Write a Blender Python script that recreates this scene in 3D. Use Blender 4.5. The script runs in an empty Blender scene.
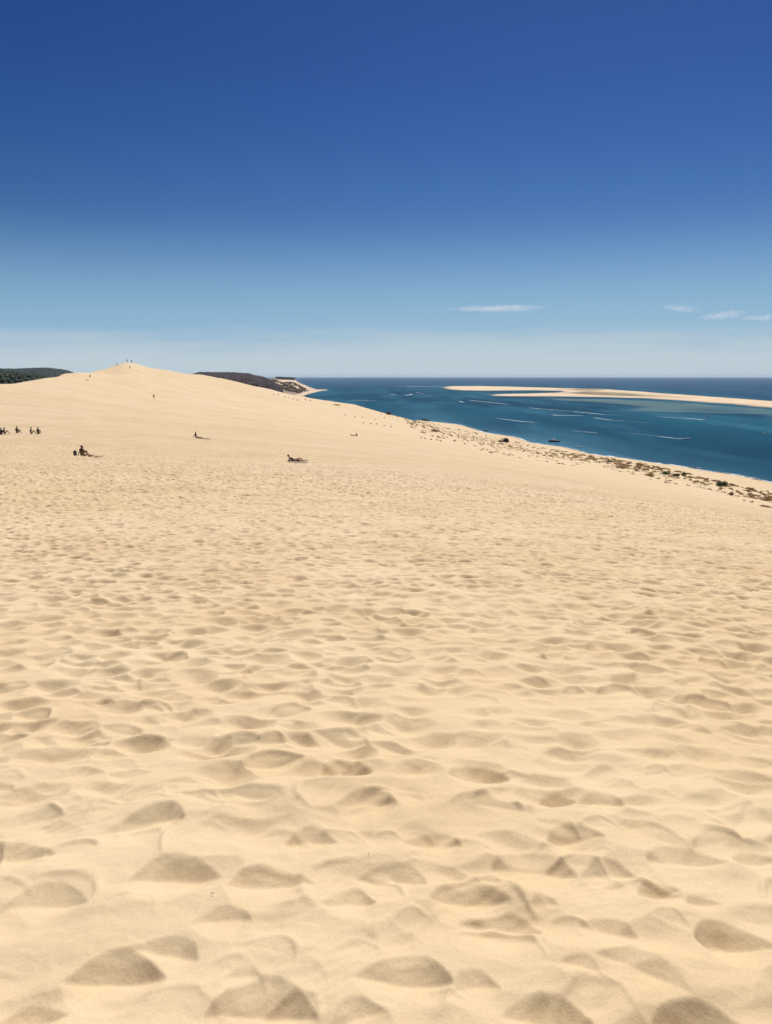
import bpy, bmesh, math, random
import numpy as np
from mathutils import Vector, Matrix

random.seed(7)
S = bpy.context.scene
col = S.collection
F = 760.0; PITCH = math.atan(135.5/F); EYE = 1.65; SEA = EYE-70.0
CP, SP = math.cos(PITCH), math.sin(PITCH)

# ------------------------------------------------------------------ helpers
def look(x, y):
    """azimuth (0 = straight ahead, + = right) and downward slope of a sight line"""
    cx, cy = (x-386)/F, (512-y)/F
    X, Y, Z = cx, CP+cy*SP, -SP+cy*CP
    return math.atan2(X, Y), -Z/math.hypot(X, Y)

def on_sea(x, y, z=SEA):
    a, t = look(x, y); R = (EYE-z)/t
    return np.array([R*math.sin(a), R*math.cos(a)])

def tag(o, label=None, cat=None, group=None, kind=None):
    if label: o['label'] = label
    if cat: o['category'] = cat
    if group: o['group'] = group
    if kind: o['kind'] = kind
    return o

def link(name, me, mat=None, parent=None, smooth=False):
    o = bpy.data.objects.new(name, me); col.objects.link(o)
    if mat: me.materials.append(mat)
    if parent: o.parent = parent
    if smooth: me.polygons.foreach_set('use_smooth', [True]*len(me.polygons))
    return o

def empty(name, loc, rz=0.0):
    o = bpy.data.objects.new(name, None); col.objects.link(o)
    o.location = loc; o.rotation_euler = (0, 0, rz); o.empty_display_size = .2
    return o

def mesh_np(name, V, Q, smooth=True):
    """V (n,3), Q (m,k) faces of k corners"""
    me = bpy.data.meshes.new(name)
    k = Q.shape[1]
    me.vertices.add(len(V)); me.vertices.foreach_set('co', np.ascontiguousarray(V, dtype=np.float32).ravel())
    me.loops.add(Q.size); me.loops.foreach_set('vertex_index', np.ascontiguousarray(Q, dtype=np.int32).ravel())
    me.polygons.add(len(Q)); me.polygons.foreach_set('loop_start', np.arange(0, Q.size, k, dtype=np.int32))
    me.update(calc_edges=True)
    if smooth: me.polygons.foreach_set('use_smooth', np.ones(len(Q), dtype=bool))
    me.validate()
    return me

def grid_faces(nr, nc, wrap=False):
    r = np.arange(nr-1)[:, None]; c = np.arange(nc if wrap else nc-1)[None, :]
    c2 = (c+1) % nc
    q = np.stack([r*nc+c, r*nc+c2, (r+1)*nc+c2, (r+1)*nc+c], -1)
    return q.reshape(-1, 4)[:, ::-1]

def attr(me, name, arr):
    a = me.attributes.new(name, 'FLOAT', 'POINT')
    a.data.foreach_set('value', np.ascontiguousarray(arr, dtype=np.float32).ravel())

def hsh(i, j, s):
    n = (i.astype(np.int64)*374761393 + j.astype(np.int64)*668265263 + s*974634777) & 0xffffffff
    n = ((n ^ (n >> 13))*1274126177) & 0xffffffff
    n = ((n ^ (n >> 16))*2246822519) & 0xffffffff
    n = n ^ (n >> 15)
    return (n & 0xffffff)/float(0x1000000)

def noise(X, Y, s=0):
    i = np.floor(X); j = np.floor(Y); fx = X-i; fy = Y-j
    i = i.astype(np.int64); j = j.astype(np.int64)
    def g(di, dj):
        a = hsh(i+di, j+dj, s)*2*np.pi
        return np.cos(a)*(fx-di)+np.sin(a)*(fy-dj)
    u = fx*fx*fx*(fx*(fx*6-15)+10); v = fy*fy*fy*(fy*(fy*6-15)+10)
    a = g(0, 0)*(1-u)+g(1, 0)*u; b = g(0, 1)*(1-u)+g(1, 1)*u
    return (a*(1-v)+b*v)*1.5

def fbm(X, Y, s=0, o=4, gain=.5):
    r = 0; a = 1
    for k in range(o):
        r = r+a*noise(X*2**k+k*17.3, Y*2**k-k*9.1, s+k); a *= gain
    return r

# ------------------------------------------------------------------ terrain of the great dune
# profiles of the dune along bearings from the photographer's feet: (range in m, sight line height)
PROF = {
 -420: [(45,472),(75,459),(120,450),(200,440),(260,438)],
 -60: [(45,472),(75,457),(120,434),(170,402),(215,386)],
 0: [(45,471),(75,456),(120,434),(180,404),(235,382)],
 20: [(45,471),(75,456),(120,434),(180,405),(255,380)],
 40: [(45,471),(75,456),(120,434),(190,403),(285,375)],
 60: [(45,471),(75,456),(120,434),(200,402),(325,370.6)],
 75: [(45,471),(75,456),(120,434),(200,403),(350,368.5)],
 95: [(45,471),(75,456),(120,434.5),(200,406),(300,382),(385,367.6)],
 108: [(45,471),(75,456),(120,435),(200,407),(300,385),(410,366.2)],
 120: [(45,471),(75,456),(120,435),(200,408),(300,387),(425,360.8)],
 128: [(45,471),(75,456),(120,435),(200,409),(300,389),(430,358.6)],
 138: [(45,471),(75,456),(120,435),(200,410),(300,391),(435,360.8)],
 150: [(45,471),(75,456.5),(120,436),(200,411.5),(300,394),(445,365.2)],
 170: [(45,471),(75,457),(120,437),(200,414),(300,397),(460,367.3)],
 200: [(45,472),(75,458),(120,439),(200,418),(300,402),(400,386),(485,371.6)],
 220: [(45,472),(75,458.5),(120,440),(200,420),(300,405),(400,391),(505,375.5)],
 240: [(45,473),(75,459),(120,441),(200,422),(300,408),(400,397),(520,380.2)],
 270: [(45,474),(75,460),(120,443),(200,426),(300,413),(430,399),(550,387)],
 300: [(45,474),(75,461),(120,446),(200,430),(300,418),(430,407),(585,393.7)],
 330: [(45,475),(75,462),(120,448),(200,434),(300,423),(430,413),(625,399)],
 352: [(45,476),(75,463),(120,450),(200,437),(300,426),(430,417),(660,402.5)],
 375: [(45,477),(75,464.5),(120,452),(200,440),(300,430),(430,421),(700,409.5)],
 400: [(45,479),(75,466.5),(120,455),(200,443.5),(300,434),(430,426),(600,420),(760,416)],
 420: [(45,480),(75,468),(120,457.5),(200,447),(300,438),(430,431),(600,426),(900,420.5),(1130,419.5)],
 440: [(45,482),(75,470),(120,460),(200,450.5),(300,442),(430,436),(600,431.5),(900,428),(1140,423)],
 490: [(45,486),(75,475),(120,467),(200,459.5),(300,454),(430,449.5),(600,446),(745,443),(900,434)],
 540: [(45,491),(75,481),(120,474.5),(200,469),(300,465),(430,461.5),(560,458),(640,455.5),(760,445)],
 600: [(45,498),(75,488),(120,483),(200,479),(300,475),(430,469),(550,466),(650,455)],
 650: [(45,504),(75,496),(120,492),(200,488.5),(300,485),(400,480.5),(480,478),(600,461.5)],
 700: [(45,511),(75,504),(120,500.5),(200,497.5),(300,494),(380,490),(430,487),(565,471.5)],
 772: [(45,521),(75,515),(120,512),(200,509.5),(300,507),(380,505),(420,504),(515,486)],
 900: [(45,542),(75,536),(120,533),(200,530),(300,527),(340,525),(440,505)],
 1200: [(45,585),(75,578),(120,575),(200,571),(300,568),(380,552)],
}
NP_, NR_ = 500, 400
LR0, LR1 = math.log(1.0), math.log(3000.)
gp = np.linspace(-1.05, 1.05, NP_); gl = np.linspace(LR0, LR1, NR_)
cols_phi = []; cols_t = []; sea_R = []
for x in sorted(PROF):
    pts = PROF[x]
    phi = look(x, pts[-1][1])[0]
    side = min(1, max(0, (x-0)/772.))
    sl = .075+.05*side
    K = [(1., EYE+.055), (3., EYE/3+.066), (8., .286+.018*side), (13., .222+.026*side), (27., .155+.036*side)]
    K += [(R, look(x, y)[1]) for R, y in pts]
    Rl, tl = K[-1]; dl = Rl*tl
    shore = x >= 420
    if shore:
        K += [(Rl+60, 71.2/(Rl+60)), (Rl+300, 74/(Rl+300)), (3000., 76/3000.)]
    elif x >= 345:
        K += [(Rl+60, (dl+9)/(Rl+60)), (Rl+160, (dl+26)/(Rl+160)), (Rl+420, 71/(Rl+420)), (3000., 76/3000.)]
    elif x >= 240:
        K += [(Rl+40, (dl+5)/(Rl+40)), (Rl+160, (dl+28)/(Rl+160)), (Rl+420, 66/(Rl+420)), (3000., 76/3000.)]
    else:
        K += [(Rl+25, (dl+3)/(Rl+25)), (Rl+110, (dl+34)/(Rl+110)), (Rl+260, 60/(Rl+260)), (3000., 66/3000.)]
    K = np.array(K)
    cols_phi.append(phi); cols_t.append(np.interp(gl, np.log(K[:, 0]), K[:, 1]-EYE/K[:, 0]))
cols_phi = np.array(cols_phi); cols_t = np.array(cols_t)
T = np.empty((NP_, NR_))
for j in range(NR_): T[:, j] = np.interp(gp, cols_phi, cols_t[:, j])
def blur(A, n, ax):
    k = np.exp(-.5*(np.arange(-3*n, 3*n+1)/n)**2); k /= k.sum()
    pad = [(0, 0), (0, 0)]; pad[ax] = (3*n, 3*n)
    B = np.pad(A, pad, mode='edge')
    return np.apply_along_axis(lambda v: np.convolve(v, k, 'valid'), ax, B)
T = blur(T, 2, 1); T = blur(T, 1, 0)

def macro(X, Y):
    R = np.hypot(X, Y); phi = np.arctan2(X, Y)
    phi = np.clip(phi, -1.049, 1.049)
    Rc = np.clip(R, 1.0, 2990.)
    u = (phi-gp[0])/(gp[1]-gp[0]); v = (np.log(Rc)-LR0)/(gl[1]-gl[0])
    i = np.clip(u.astype(int), 0, NP_-2); j = np.clip(v.astype(int), 0, NR_-2)
    fu = u-i; fv = v-j
    t = (T[i, j]*(1-fu)+T[i+1, j]*fu)*(1-fv)+(T[i, j+1]*(1-fu)+T[i+1, j+1]*fu)*fv
    z = -t*R
    # behind the photographer the dune top simply carries on
    k = np.clip((-Y)/6.0, 0, 1)
    return z*(1-k)+(-.03*R)*k

def broad(X, Y):
    R = np.hypot(X, Y)
    w = np.clip((R-14)/60, 0, 1)*np.clip((1500-R)/600, 0, 1)
    z = macro(X, Y)
    onland = np.clip((z-SEA-3)/10, 0, 1)
    b = .40*fbm(X/46+.3, Y/30+1.7, 3, 3)+.13*fbm((X+Y*.35)/16, (Y-X*.35)/7., 9, 2)+.5*noise(X/120, Y/90, 12)
    b2 = .06*noise(X/2.6, Y/1.9, 21)*np.clip((R-3)/9, 0, 1)*np.clip((60-R)/40, 0, 1)
    foot = np.clip((SEA+26-z)/16, 0, 1)*np.clip((z-SEA-1.2)/3, 0, 1)   # hummocks at the foot, held by grass
    h = foot*(.8*np.abs(noise(X/9, Y/12, 31))+.5*noise(X/4, Y/6, 33))
    return w*onland*b*np.clip(R/260, .25, 1)+b2*onland+h

def pits(X, Y, cell, seed, rad, slope, keep, bias=1.0):
    """trodden, wind-softened hollows: a slip face at the angle where loose sand rests, a crease, then a gentle ramp out"""
    i0 = np.floor(X/cell).astype(np.int64); j0 = np.floor(Y/cell).astype(np.int64)
    low = np.zeros_like(X); rim = np.zeros_like(X)
    for di in (-1, 0, 1):
        for dj in (-1, 0, 1):
            i, j = i0+di, j0+dj
            h = [hsh(i, j, seed+k) for k in range(9)]
            cx = (i+.08+.84*h[0])*cell; cy = (j+.08+.84*h[1])*cell
            th = (h[2]-.5)*bias-.05+(h[6] > .95)*.9
            a = rad*(.66+.62*h[3])
            bf = a*(.50+.42*h[4]); bn = a*(.60+.60*h[8])
            sf = slope*(.72+.42*h[7])*(h[5] < keep); sn = sf*(.34+.30*h[6])
            dx, dy = X-cx, Y-cy
            c, s = np.cos(th), np.sin(th)
            u = (dx*c+dy*s)/a; v = (-dx*s+dy*c)
            u = u+.25*(h[0]-.5)*(1-u*u)
            e = np.clip(1-u*u, 0, None)
            f = sf*(bf*e-v+.3*bf*(1-e)*0); g = sn*(bn*e+v)
            k = .0025
            q = np.clip(.5+.5*(g-f)/k, 0, 1); mn = f*q+g*(1-q)-k*q*(1-q)
            mn = mn-.001; p = -.5*(mn+np.sqrt(mn*mn+.0006**2))*np.clip((1.04-np.abs(u))/.12, 0, 1)*(v < bf+.05)*(v > -bn-.05)
            p = np.maximum(p, -.075-.2*(-.075-p))
            low = np.minimum(low, p)
            D = sf*bf
            de = (v-bf*np.clip(e, 0, 1))/(.30*a)     # sand pushed up behind the heel and along the sides
            rim = np.maximum(rim, .20*D*np.exp(-(de-.25)**2*4)*np.clip(1.3-u*u, 0, 1))
    return low, rim

def bowls(X, Y, cell, seed, rad, slope, keep):
    """broad trodden bowls set so close that their rims meet in a net of crests"""
    i0 = np.floor(X/cell).astype(np.int64); j0 = np.floor(Y/(cell*.8)).astype(np.int64)
    low = np.zeros_like(X)
    for di in (-1, 0, 1):
        for dj in (-2, -1, 0, 1, 2):
            i, j = i0+di, j0+dj
            h = [hsh(i, j, seed+k) for k in range(8)]
            cx = (i+.06+.88*h[0])*cell; cy = (j+.06+.88*h[1])*cell*.8
            th = (h[2]-.5)*1.1
            a = rad*(.75+.5*h[3]); bf = a*(.46+.24*h[4]); bn = a*(.60+.45*h[5])
            dx, dy = X-cx, Y-cy; c, s = np.cos(th), np.sin(th)
            u = (dx*c+dy*s)/a; v = (-dx*s+dy*c); v = np.where(v > 0, v/bf, v/bn)
            d2 = u*u+v*v; d = np.sqrt(d2+.02)
            D = slope*bf*(.65+.5*h[6])*(h[7] < keep)
            low = np.minimum(low, np.where(d < 1, -D*(1-d)*1.12, 0))
    return low

# the deepest footprints round the photographer's feet: bearing/slope of the sight line, width, turn, depth factor
PRINTS = [(112,958,96,.05,1.1),(262,1000,112,-.05,1.),(402,966,96,-.1,1.),(472,878,86,0,.9),(576,812,62,0,1.),(346,884,60,.1,.8),(268,860,92,.05,.85),(608,912,58,-.3,.8),
 (660,868,54,.35,1.),(742,924,78,-.15,1.),(546,1006,92,0,.9),(364,1006,62,.35,.9),(310,814,58,0,.85),(432,818,64,-.1,.7),(704,878,40,0,.8),(535,846,90,-.1,.9),(610,850,60,.1,.7),(14,826,70,.3,.9),
 (500,908,84,-.2,.8),(366,776,66,0,.9),(175,850,90,.1,.7),(160,935,70,-.2,.7),(700,1015,90,0,.9),(40,880,90,.1,.6),(545,888,30,0,.9),(690,830,80,-.1,.8),(150,790,70,0,.8),(470,985,60,.2,.6),
 (30,1005,60,.1,.9),(390,855,80,-.25,.8),(480,745,70,0,.9),(345,738,60,0,.9),(600,770,60,0,.8),(760,830,50,0,.9),(560,768,40,0,.7),(220,905,60,.1,.6),(645,960,90,-.6,.6),(585,960,50,-.5,.7),(240,965,40,.2,.6)]
def heroes(X, Y):
    low = np.zeros_like(X)
    for n_, (x, y, w, th, k) in enumerate(PRINTS):
        az, t = look(x, y+.09*w); Rr = (EYE+.10+.02*0)/t
        cx, cy = Rr*math.sin(az), Rr*math.cos(az)
        a = .5*w*math.hypot(Rr, EYE)*.93/F
        m = (np.abs(X-cx) < a*1.6) & (np.abs(Y-cy) < a*2.0)
        if not m.any(): continue
        dx, dy = X[m]-cx, Y[m]-cy; c, s = math.cos(th), math.sin(th)
        u = (dx*c+dy*s)/a; v = -dx*s+dy*c
        u = u+.22*math.sin(n_*2.3)*(1-u*u)
        e = np.clip(1-np.abs(u)**2.4, 0, None); bf = a*(.88+.14*math.sin(n_*1.7)); bn = a*1.0; sf = (.24+.36*k); sn = .30*k
        f = sf*(bf*e-v); g = sn*(bn*e+v); q = np.clip(.5+.5*(g-f)/.003, 0, 1)
        mn = f*q+g*(1-q)-.003*q*(1-q)-.001
        p = -.5*(mn+np.sqrt(mn*mn+.0006**2))*np.clip((1.03-np.abs(u))/.1, 0, 1)*(v < bf+.03)*(v > -bn-.03)
        low[m] = np.minimum(low[m], p)
    return low

def relief(X, Y):
    R = np.hypot(X, Y)
    out = np.zeros_like(X)
    m = R < 130
    x, y = X[m], Y[m]
    wx = x+.045*noise(x/.36, y/.36, 51)+.012*noise(x/.13, y/.13, 52)
    wy = y+.045*noise(x/.34, y/.34, 53)+.010*noise(x/.12, y/.12, 54)
    lb = bowls(wx, wy, .31, 500, .200, .60, .90)
    l1, r1 = pits(wx+1.7, wy+.6, .32, 100, .145, .50, .85)
    l2, r2 = pits(wx+3.3, wy-1.2, .225, 200, .090, .36, .60)
    l3, r3 = pits(wx-8.3, wy+5.2, .80, 300, .19, .38, .30)
    quiet = np.clip(.92+.75*noise(x/2.4, y/1.9, 91), .62, 1.0)
    q = lb+.011; lb = .5*(q-np.sqrt(q*q+.0012**2))     # crests between the bowls are blown flat
    calm = np.clip(.42+(R[m]-2.9)/1.4, .42, 1)
    hx = x+.35*(wx-x); hy = y+.35*(wy-y)
    low = np.minimum(np.minimum(np.minimum(l1, l2*quiet**2), l3*.85)*quiet*calm, lb*quiet*calm)+lb*.16*calm
    low = low+heroes(hx, hy)
    rim = np.maximum(r1, r2)*quiet+r3*.5
    big = .024*noise(x/.85, y/.60, 61)+.010*noise(x/.36, y/.25, 62)
    fade_rim = np.clip(1+np.minimum(l1, l2)/.012, 0, 1)
    rid = noise(wx/.80+3, wy/.34, 63); rid2 = noise(wx/.46+3, wy/.22-5, 64)
    big = big+.010*(1-2.6*np.sqrt(rid*rid+.002))+.006*(1-2.6*np.sqrt(rid2*rid2+.002))
    dr = noise(x/.9+4, y/.9, 71)               # wind drift: comb-like ridges where the sand lies smooth
    comb = .0011*np.sin((y*.86-x*.5+.12*noise(x/.4, y/.4, 72))*2*np.pi/.055)*np.clip(dr*2.4, 0, 1)*np.clip((12-R[m])/6, 0, 1)
    soft = fade_rim*(.0030*fbm(x/.16, y/.09, 81, 2))+.0009*fbm(x/.05, y/.04, 84, 2)*np.clip((9-R[m])/5, 0, 1)
    h = (low+rim*fade_rim)*(1+np.clip((R[m]-6)/16, 0, .45)+np.clip((R[m]-18)/30, 0, .7))+big+comb+soft
    amp = np.clip((130-R[m])/90, 0, 1)
    out[m] = h*amp
    return out

def ground(X, Y, fine=True):
    X = np.atleast_1d(np.asarray(X, float)); Y = np.atleast_1d(np.asarray(Y, float))
    z = macro(X, Y)+broad(X, Y)
    if fine:
        z = z+relief(X, Y)*np.clip((z-SEA-1)/3, 0, 1)
    return z

def hit(x, y, r0=3, r1=1600, lift=0.):
    """where a sight line first meets the dune"""
    a, t = look(x, y)
    R = np.exp(np.linspace(math.log(r0), math.log(r1), 6000))
    g = ground(R*math.sin(a), R*math.cos(a), False)
    below = np.nonzero(EYE-t*R <= g+lift)[0]
    r = R[below[0]] if len(below) else None
    if r is None: return None
    X, Y = r*math.sin(a), r*math.cos(a)
    return float(X), float(Y), float(ground(X, Y)[0]), float(r)

# ------------------------------------------------------------------ materials
def new_mat(name):
    m = bpy.data.materials.new(name); m.use_nodes = True
    nt = m.node_tree; b = nt.nodes['Principled BSDF']
    return m, nt, b
def N(nt, t, **kw):
    n = nt.nodes.new(t)
    for k, v in kw.items():
        if k in n.inputs: n.inputs[k].default_value = v
        else: setattr(n, k, v)
    return n
def simple(name, c, rough=.8, var=.25, scale=6., bump=0., spec=.3):
    m, nt, b = new_mat(name)
    tc = N(nt, 'ShaderNodeTexCoord')
    n = N(nt, 'ShaderNodeTexNoise', Scale=scale, Detail=3.)
    nt.links.new(tc.outputs['Object'], n.inputs['Vector'])
    mx = N(nt, 'ShaderNodeMix', data_type='RGBA')
    mx.inputs['A'].default_value = (*[v*(1-var) for v in c], 1); mx.inputs['B'].default_value = (*[min(1, v*(1+var)) for v in c], 1)
    nt.links.new(n.outputs['Fac'], mx.inputs['Factor']); nt.links.new(mx.outputs['Result'], b.inputs['Base Color'])
    b.inputs['Roughness'].default_value = rough; b.inputs['Specular IOR Level'].default_value = spec
    if bump:
        bp = N(nt, 'ShaderNodeBump', Strength=bump, Distance=.02)
        nt.links.new(n.outputs['Fac'], bp.inputs['Height']); nt.links.new(bp.outputs['Normal'], b.inputs['Normal'])
    return m

def math_n(nt, op, a, b=None, clamp=False):
    n = nt.nodes.new('ShaderNodeMath'); n.operation = op; n.use_clamp = clamp
    for i, v in enumerate((a, b)):
        if v is None: continue
        if isinstance(v, (int, float)): n.inputs[i].default_value = v
        else: nt.links.new(v, n.inputs[i])
    return n.outputs[0]
def mapr(nt, v, a, b, c=0., d=1., smooth=False):
    n = nt.nodes.new('ShaderNodeMapRange'); n.clamp = True
    if smooth: n.interpolation_type = 'SMOOTHSTEP'
    nt.links.new(v, n.inputs['Value'])
    for k, x in zip(('From Min', 'From Max', 'To Min', 'To Max'), (a, b, c, d)): n.inputs[k].default_value = x
    return n.outputs[0]
def mixc(nt, f, a, b):
    n = N(nt, 'ShaderNodeMix', data_type='RGBA')
    for s, v in (('Factor', f), ('A', a), ('B', b)):
        if isinstance(v, (float, int)): n.inputs[s].default_value = v
        elif isinstance(v, tuple): n.inputs[s].default_value = (*v, 1)
        else: nt.links.new(v, n.inputs[s])
    return n.outputs['Result']
def noise_n(nt, vec, scale, detail=3., rough=.5, mapping=None, dist=0.):
    if mapping:
        mp = nt.nodes.new('ShaderNodeMapping')
        mp.inputs['Scale'].default_value = mapping[0]; mp.inputs['Rotation'].default_value = mapping[1]
        nt.links.new(vec, mp.inputs['Vector']); vec = mp.outputs['Vector']
    n = N(nt, 'ShaderNodeTexNoise', Scale=scale, Detail=detail, Roughness=rough, Distortion=dist)
    nt.links.new(vec, n.inputs['Vector'])
    return n.outputs['Fac']

def sand_material():
    m, nt, b = new_mat('dry_sand')
    P = N(nt, 'ShaderNodeTexCoord').outputs['Object']
    base_a = (.596, .478, .315); base_b = (.543, .409, .247)
    n1 = noise_n(nt, P, .55, 4.); n2 = noise_n(nt, P, .028, 5., .55, ((1, 2.2, 1), (0, 0, .5)))
    c = mixc(nt, mapr(nt, n1, .3, .7), base_a, base_b)
    c = mixc(nt, mapr(nt, n2, .38, .64, 0, .7), c, (.625, .50, .362))
    n3 = noise_n(nt, P, .11, 4., .6, ((1, 2.6, 1), (0, 0, .35)))
    c = mixc(nt, mapr(nt, n3, .50, .72, 0, .5), c, (.49, .352, .218))
    g = noise_n(nt, P, 700., 2., .7)                      # single grains
    g2 = noise_n(nt, P, 130., 4., .8)
    g = math_n(nt, 'ADD', math_n(nt, 'MULTIPLY', g, .45), math_n(nt, 'MULTIPLY', g2, .55))
    c2 = mixc(nt, mapr(nt, g, .40, .60, 0, 1), (.80, .765, .71), (1, 1, 1))
    mu = N(nt, 'ShaderNodeMix', data_type='RGBA', blend_type='MULTIPLY'); mu.inputs['Factor'].default_value = .8
    nt.links.new(c, mu.inputs['A']); nt.links.new(c2, mu.inputs['B'])
    c = mu.outputs['Result']
    wet = nt.nodes.new('ShaderNodeAttribute'); wet.attribute_name = 'wet'
    c = mixc(nt, wet.outputs['Fac'], c, (.30, .21, .125))
    nt.links.new(c, b.inputs['Base Color'])
    b.inputs['Roughness'].default_value = .95; b.inputs['Specular IOR Level'].default_value = .15
    # relief finer than the mesh: ripples, grains; and the far trodden sand
    far = nt.nodes.new('ShaderNodeAttribute'); far.attribute_name = 'far'
    h1 = noise_n(nt, P, 45., 4., .6); h2 = noise_n(nt, P, 420., 2., .6)
    hf = noise_n(nt, P, 2.5, 3., .6, ((1, 1.4, 1), (0, 0, .2)))
    hf = math_n(nt, 'MULTIPLY', math_n(nt, 'MULTIPLY', hf, .30), far.outputs['Fac'])
    h = math_n(nt, 'ADD', math_n(nt, 'MULTIPLY', h1, .0024), math_n(nt, 'MULTIPLY', h2, .0006))
    h = math_n(nt, 'ADD', h, hf)
    bp = N(nt, 'ShaderNodeBump', Strength=1., Distance=1.)
    nt.links.new(h, bp.inputs['Height']); nt.links.new(bp.outputs['Normal'], b.inputs['Normal'])
    return m
SAND = sand_material()

# ------------------------------------------------------------------ the dune, one sheet all round the photographer
def build_dune():
    rows = [.12]
    while rows[-1] < 1750:
        r = rows[-1]
        k = .03 if r < .8 else .006 if r < 1.8 else .0024 if r < 66 else .0040 if r < 110 else .0075
        rows.append(r*(1+k))
    rows = np.array(rows)
    ph = [0.]
    while ph[-1] < math.pi:
        p = ph[-1]
        ph.append(p+(.0016 if p < .54 else .006 if p < .8 else .03))
    ph = np.array(ph); ph = ph[ph < math.pi-.015]
    ph = np.concatenate([-ph[::-1][:-1], ph]); ph = np.append(ph, math.pi)
    Rg, Pg = np.meshgrid(rows, ph, indexing='ij')
    X = Rg*np.sin(Pg); Y = Rg*np.cos(Pg)-1.0
    Z = np.empty_like(X)
    for k in range(0, len(rows), 100):
        s = slice(k, k+100)
        Z[s] = ground(X[s].ravel(), Y[s].ravel()).reshape(X[s].shape)
    V = np.stack([X, Y, Z], -1).reshape(-1, 3)
    me = mesh_np('dune', V, grid_faces(len(rows), len(ph), True))
    Rt = np.hypot(X, Y)
    attr(me, 'far', np.clip((Rt-14)/36, 0, 1)*np.clip((420-Rt)/300, .12, 1))
    attr(me, 'wet', np.clip((SEA+.9-Z)/.8, 0, 1)*.8)
    print('dune verts', len(V))
    o = link('dune', me, SAND); tag(o, kind='structure')
    me.flip_normals() if me.polygons[len(me.polygons)//2].normal.z < 0 else None
    return o
build_dune()

# ------------------------------------------------------------------ sandbank polygons (plan, metres)
BANK_PX = [(443,387.2),(447,386.4),(486,386.3),(519,387),(561,388.2),(603,389.1),(638,391.4),(689,395.2),(733,398.2),(772,401),(860,409),(1000,423),
 (1000,438),(860,418),(772,408),(733,404),(689,401.2),(644,398.2),(600,397),(552,396.3),(515,396.3),(496,396.0),(489,395.1),(493,394.2),(520,393.8),(552,392.9),(566,391.9),(560,390.7),(533,390.3),(486,390.6),(460,390.3),(449,389.2)]
SHOAL_PX = [(530,397),(560,398.2),(600,399),(650,401),(700,404),(772,410),(900,424),(900,436),(772,414.5),(720,412.8),(670,412),(628,410.5),(650,407.5),(612,403.5),(570,401)]
def plan(px): return np.array([on_sea(*p) for p in px])
BANK, SHOAL = plan(BANK_PX), plan(SHOAL_PX)
def sdist(P, X, Y):
    """signed distance to polygon, + inside"""
    d = np.full(X.shape, 1e12); ins = np.zeros(X.shape, bool); n = len(P)
    for k in range(n):
        ax, ay = P[k]; bx, by = P[(k+1) % n]
        ex, ey = bx-ax, by-ay
        t = np.clip(((X-ax)*ex+(Y-ay)*ey)/(ex*ex+ey*ey), 0, 1)
        d = np.minimum(d, (X-ax-t*ex)**2+(Y-ay-t*ey)**2)
        c = ((ay > Y) != (by > Y)) & (X < (bx-ax)*(Y-ay)/((by-ay)+1e-12)+ax)
        ins ^= c
    d = np.sqrt(d)
    return np.where(ins, d, -d)

def build_bank():
    m, nt, b = new_mat('bank_sand')
    P = N(nt, 'ShaderNodeTexCoord').outputs['Object']
    n = noise_n(nt, P, .004, 5., .6, ((1, .35, 1), (0, 0, 0)))
    at = nt.nodes.new('ShaderNodeAttribute'); at.attribute_name = 'scrub'
    sc_ = math_n(nt, 'MULTIPLY', mapr(nt, n, .47, .60), at.outputs['Fac'])
    c = mixc(nt, mapr(nt, noise_n(nt, P, .012, 3.), .3, .7), (.60, .46, .31), (.52, .39, .25))
    c = mixc(nt, sc_, c, (.16, .12, .06))
    w = nt.nodes.new('ShaderNodeAttribute'); w.attribute_name = 'wet'
    c = mixc(nt, w.outputs['Fac'], c, (.36, .24, .15))
    nt.links.new(c, b.inputs['Base Color']); b.inputs['Roughness'].default_value = .95
    R = np.exp(np.linspace(math.log(900), math.log(6500), 420)); ph = np.linspace(.03, .75, 520)
    Rg, Pg = np.meshgrid(R, ph, indexing='ij'); X = Rg*np.sin(Pg); Y = Rg*np.cos(Pg)
    wob = 9*noise(X/90, Y/120, 5)+14*noise(X/260, Y/400, 6)
    sd = sdist(BANK, X, Y)+wob*.9+7*noise(X/36, Y/50, 7)
    h = np.where(sd > 0, 1-np.exp(-sd/55), sd/60)
    Z = SEA+np.clip(h*3.0, -2.5, 9)+np.where(sd > 0, np.clip(sd/120, 0, 1)*(.7+.9*np.abs(noise(X/60, Y/90, 8))), 0)-.1
    V = np.stack([X, Y, Z], -1).reshape(-1, 3)
    Q = grid_faces(len(R), len(ph))
    keep = (Z.ravel()[Q] > SEA-2.3).any(1); Q = Q[keep]
    used = np.unique(Q); mp = np.full(len(V), -1); mp[used] = np.arange(len(used))
    me = mesh_np('sandbank', V[used], mp[Q])
    a, _ = look(600, 390)
    attr(me, 'scrub', (np.clip((sd-45)/60, 0, 1)*np.clip((Pg-look(545, 392)[0])/.04, 0, 1)*np.clip((look(705, 395)[0]-Pg)/.08, 0, 1)).ravel()[used])
    attr(me, 'wet', np.clip(1.3-(Z-SEA)/1.1, 0, 1).ravel()[used])
    tag(link('sandbank', me, m), kind='structure')
build_bank()

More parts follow.
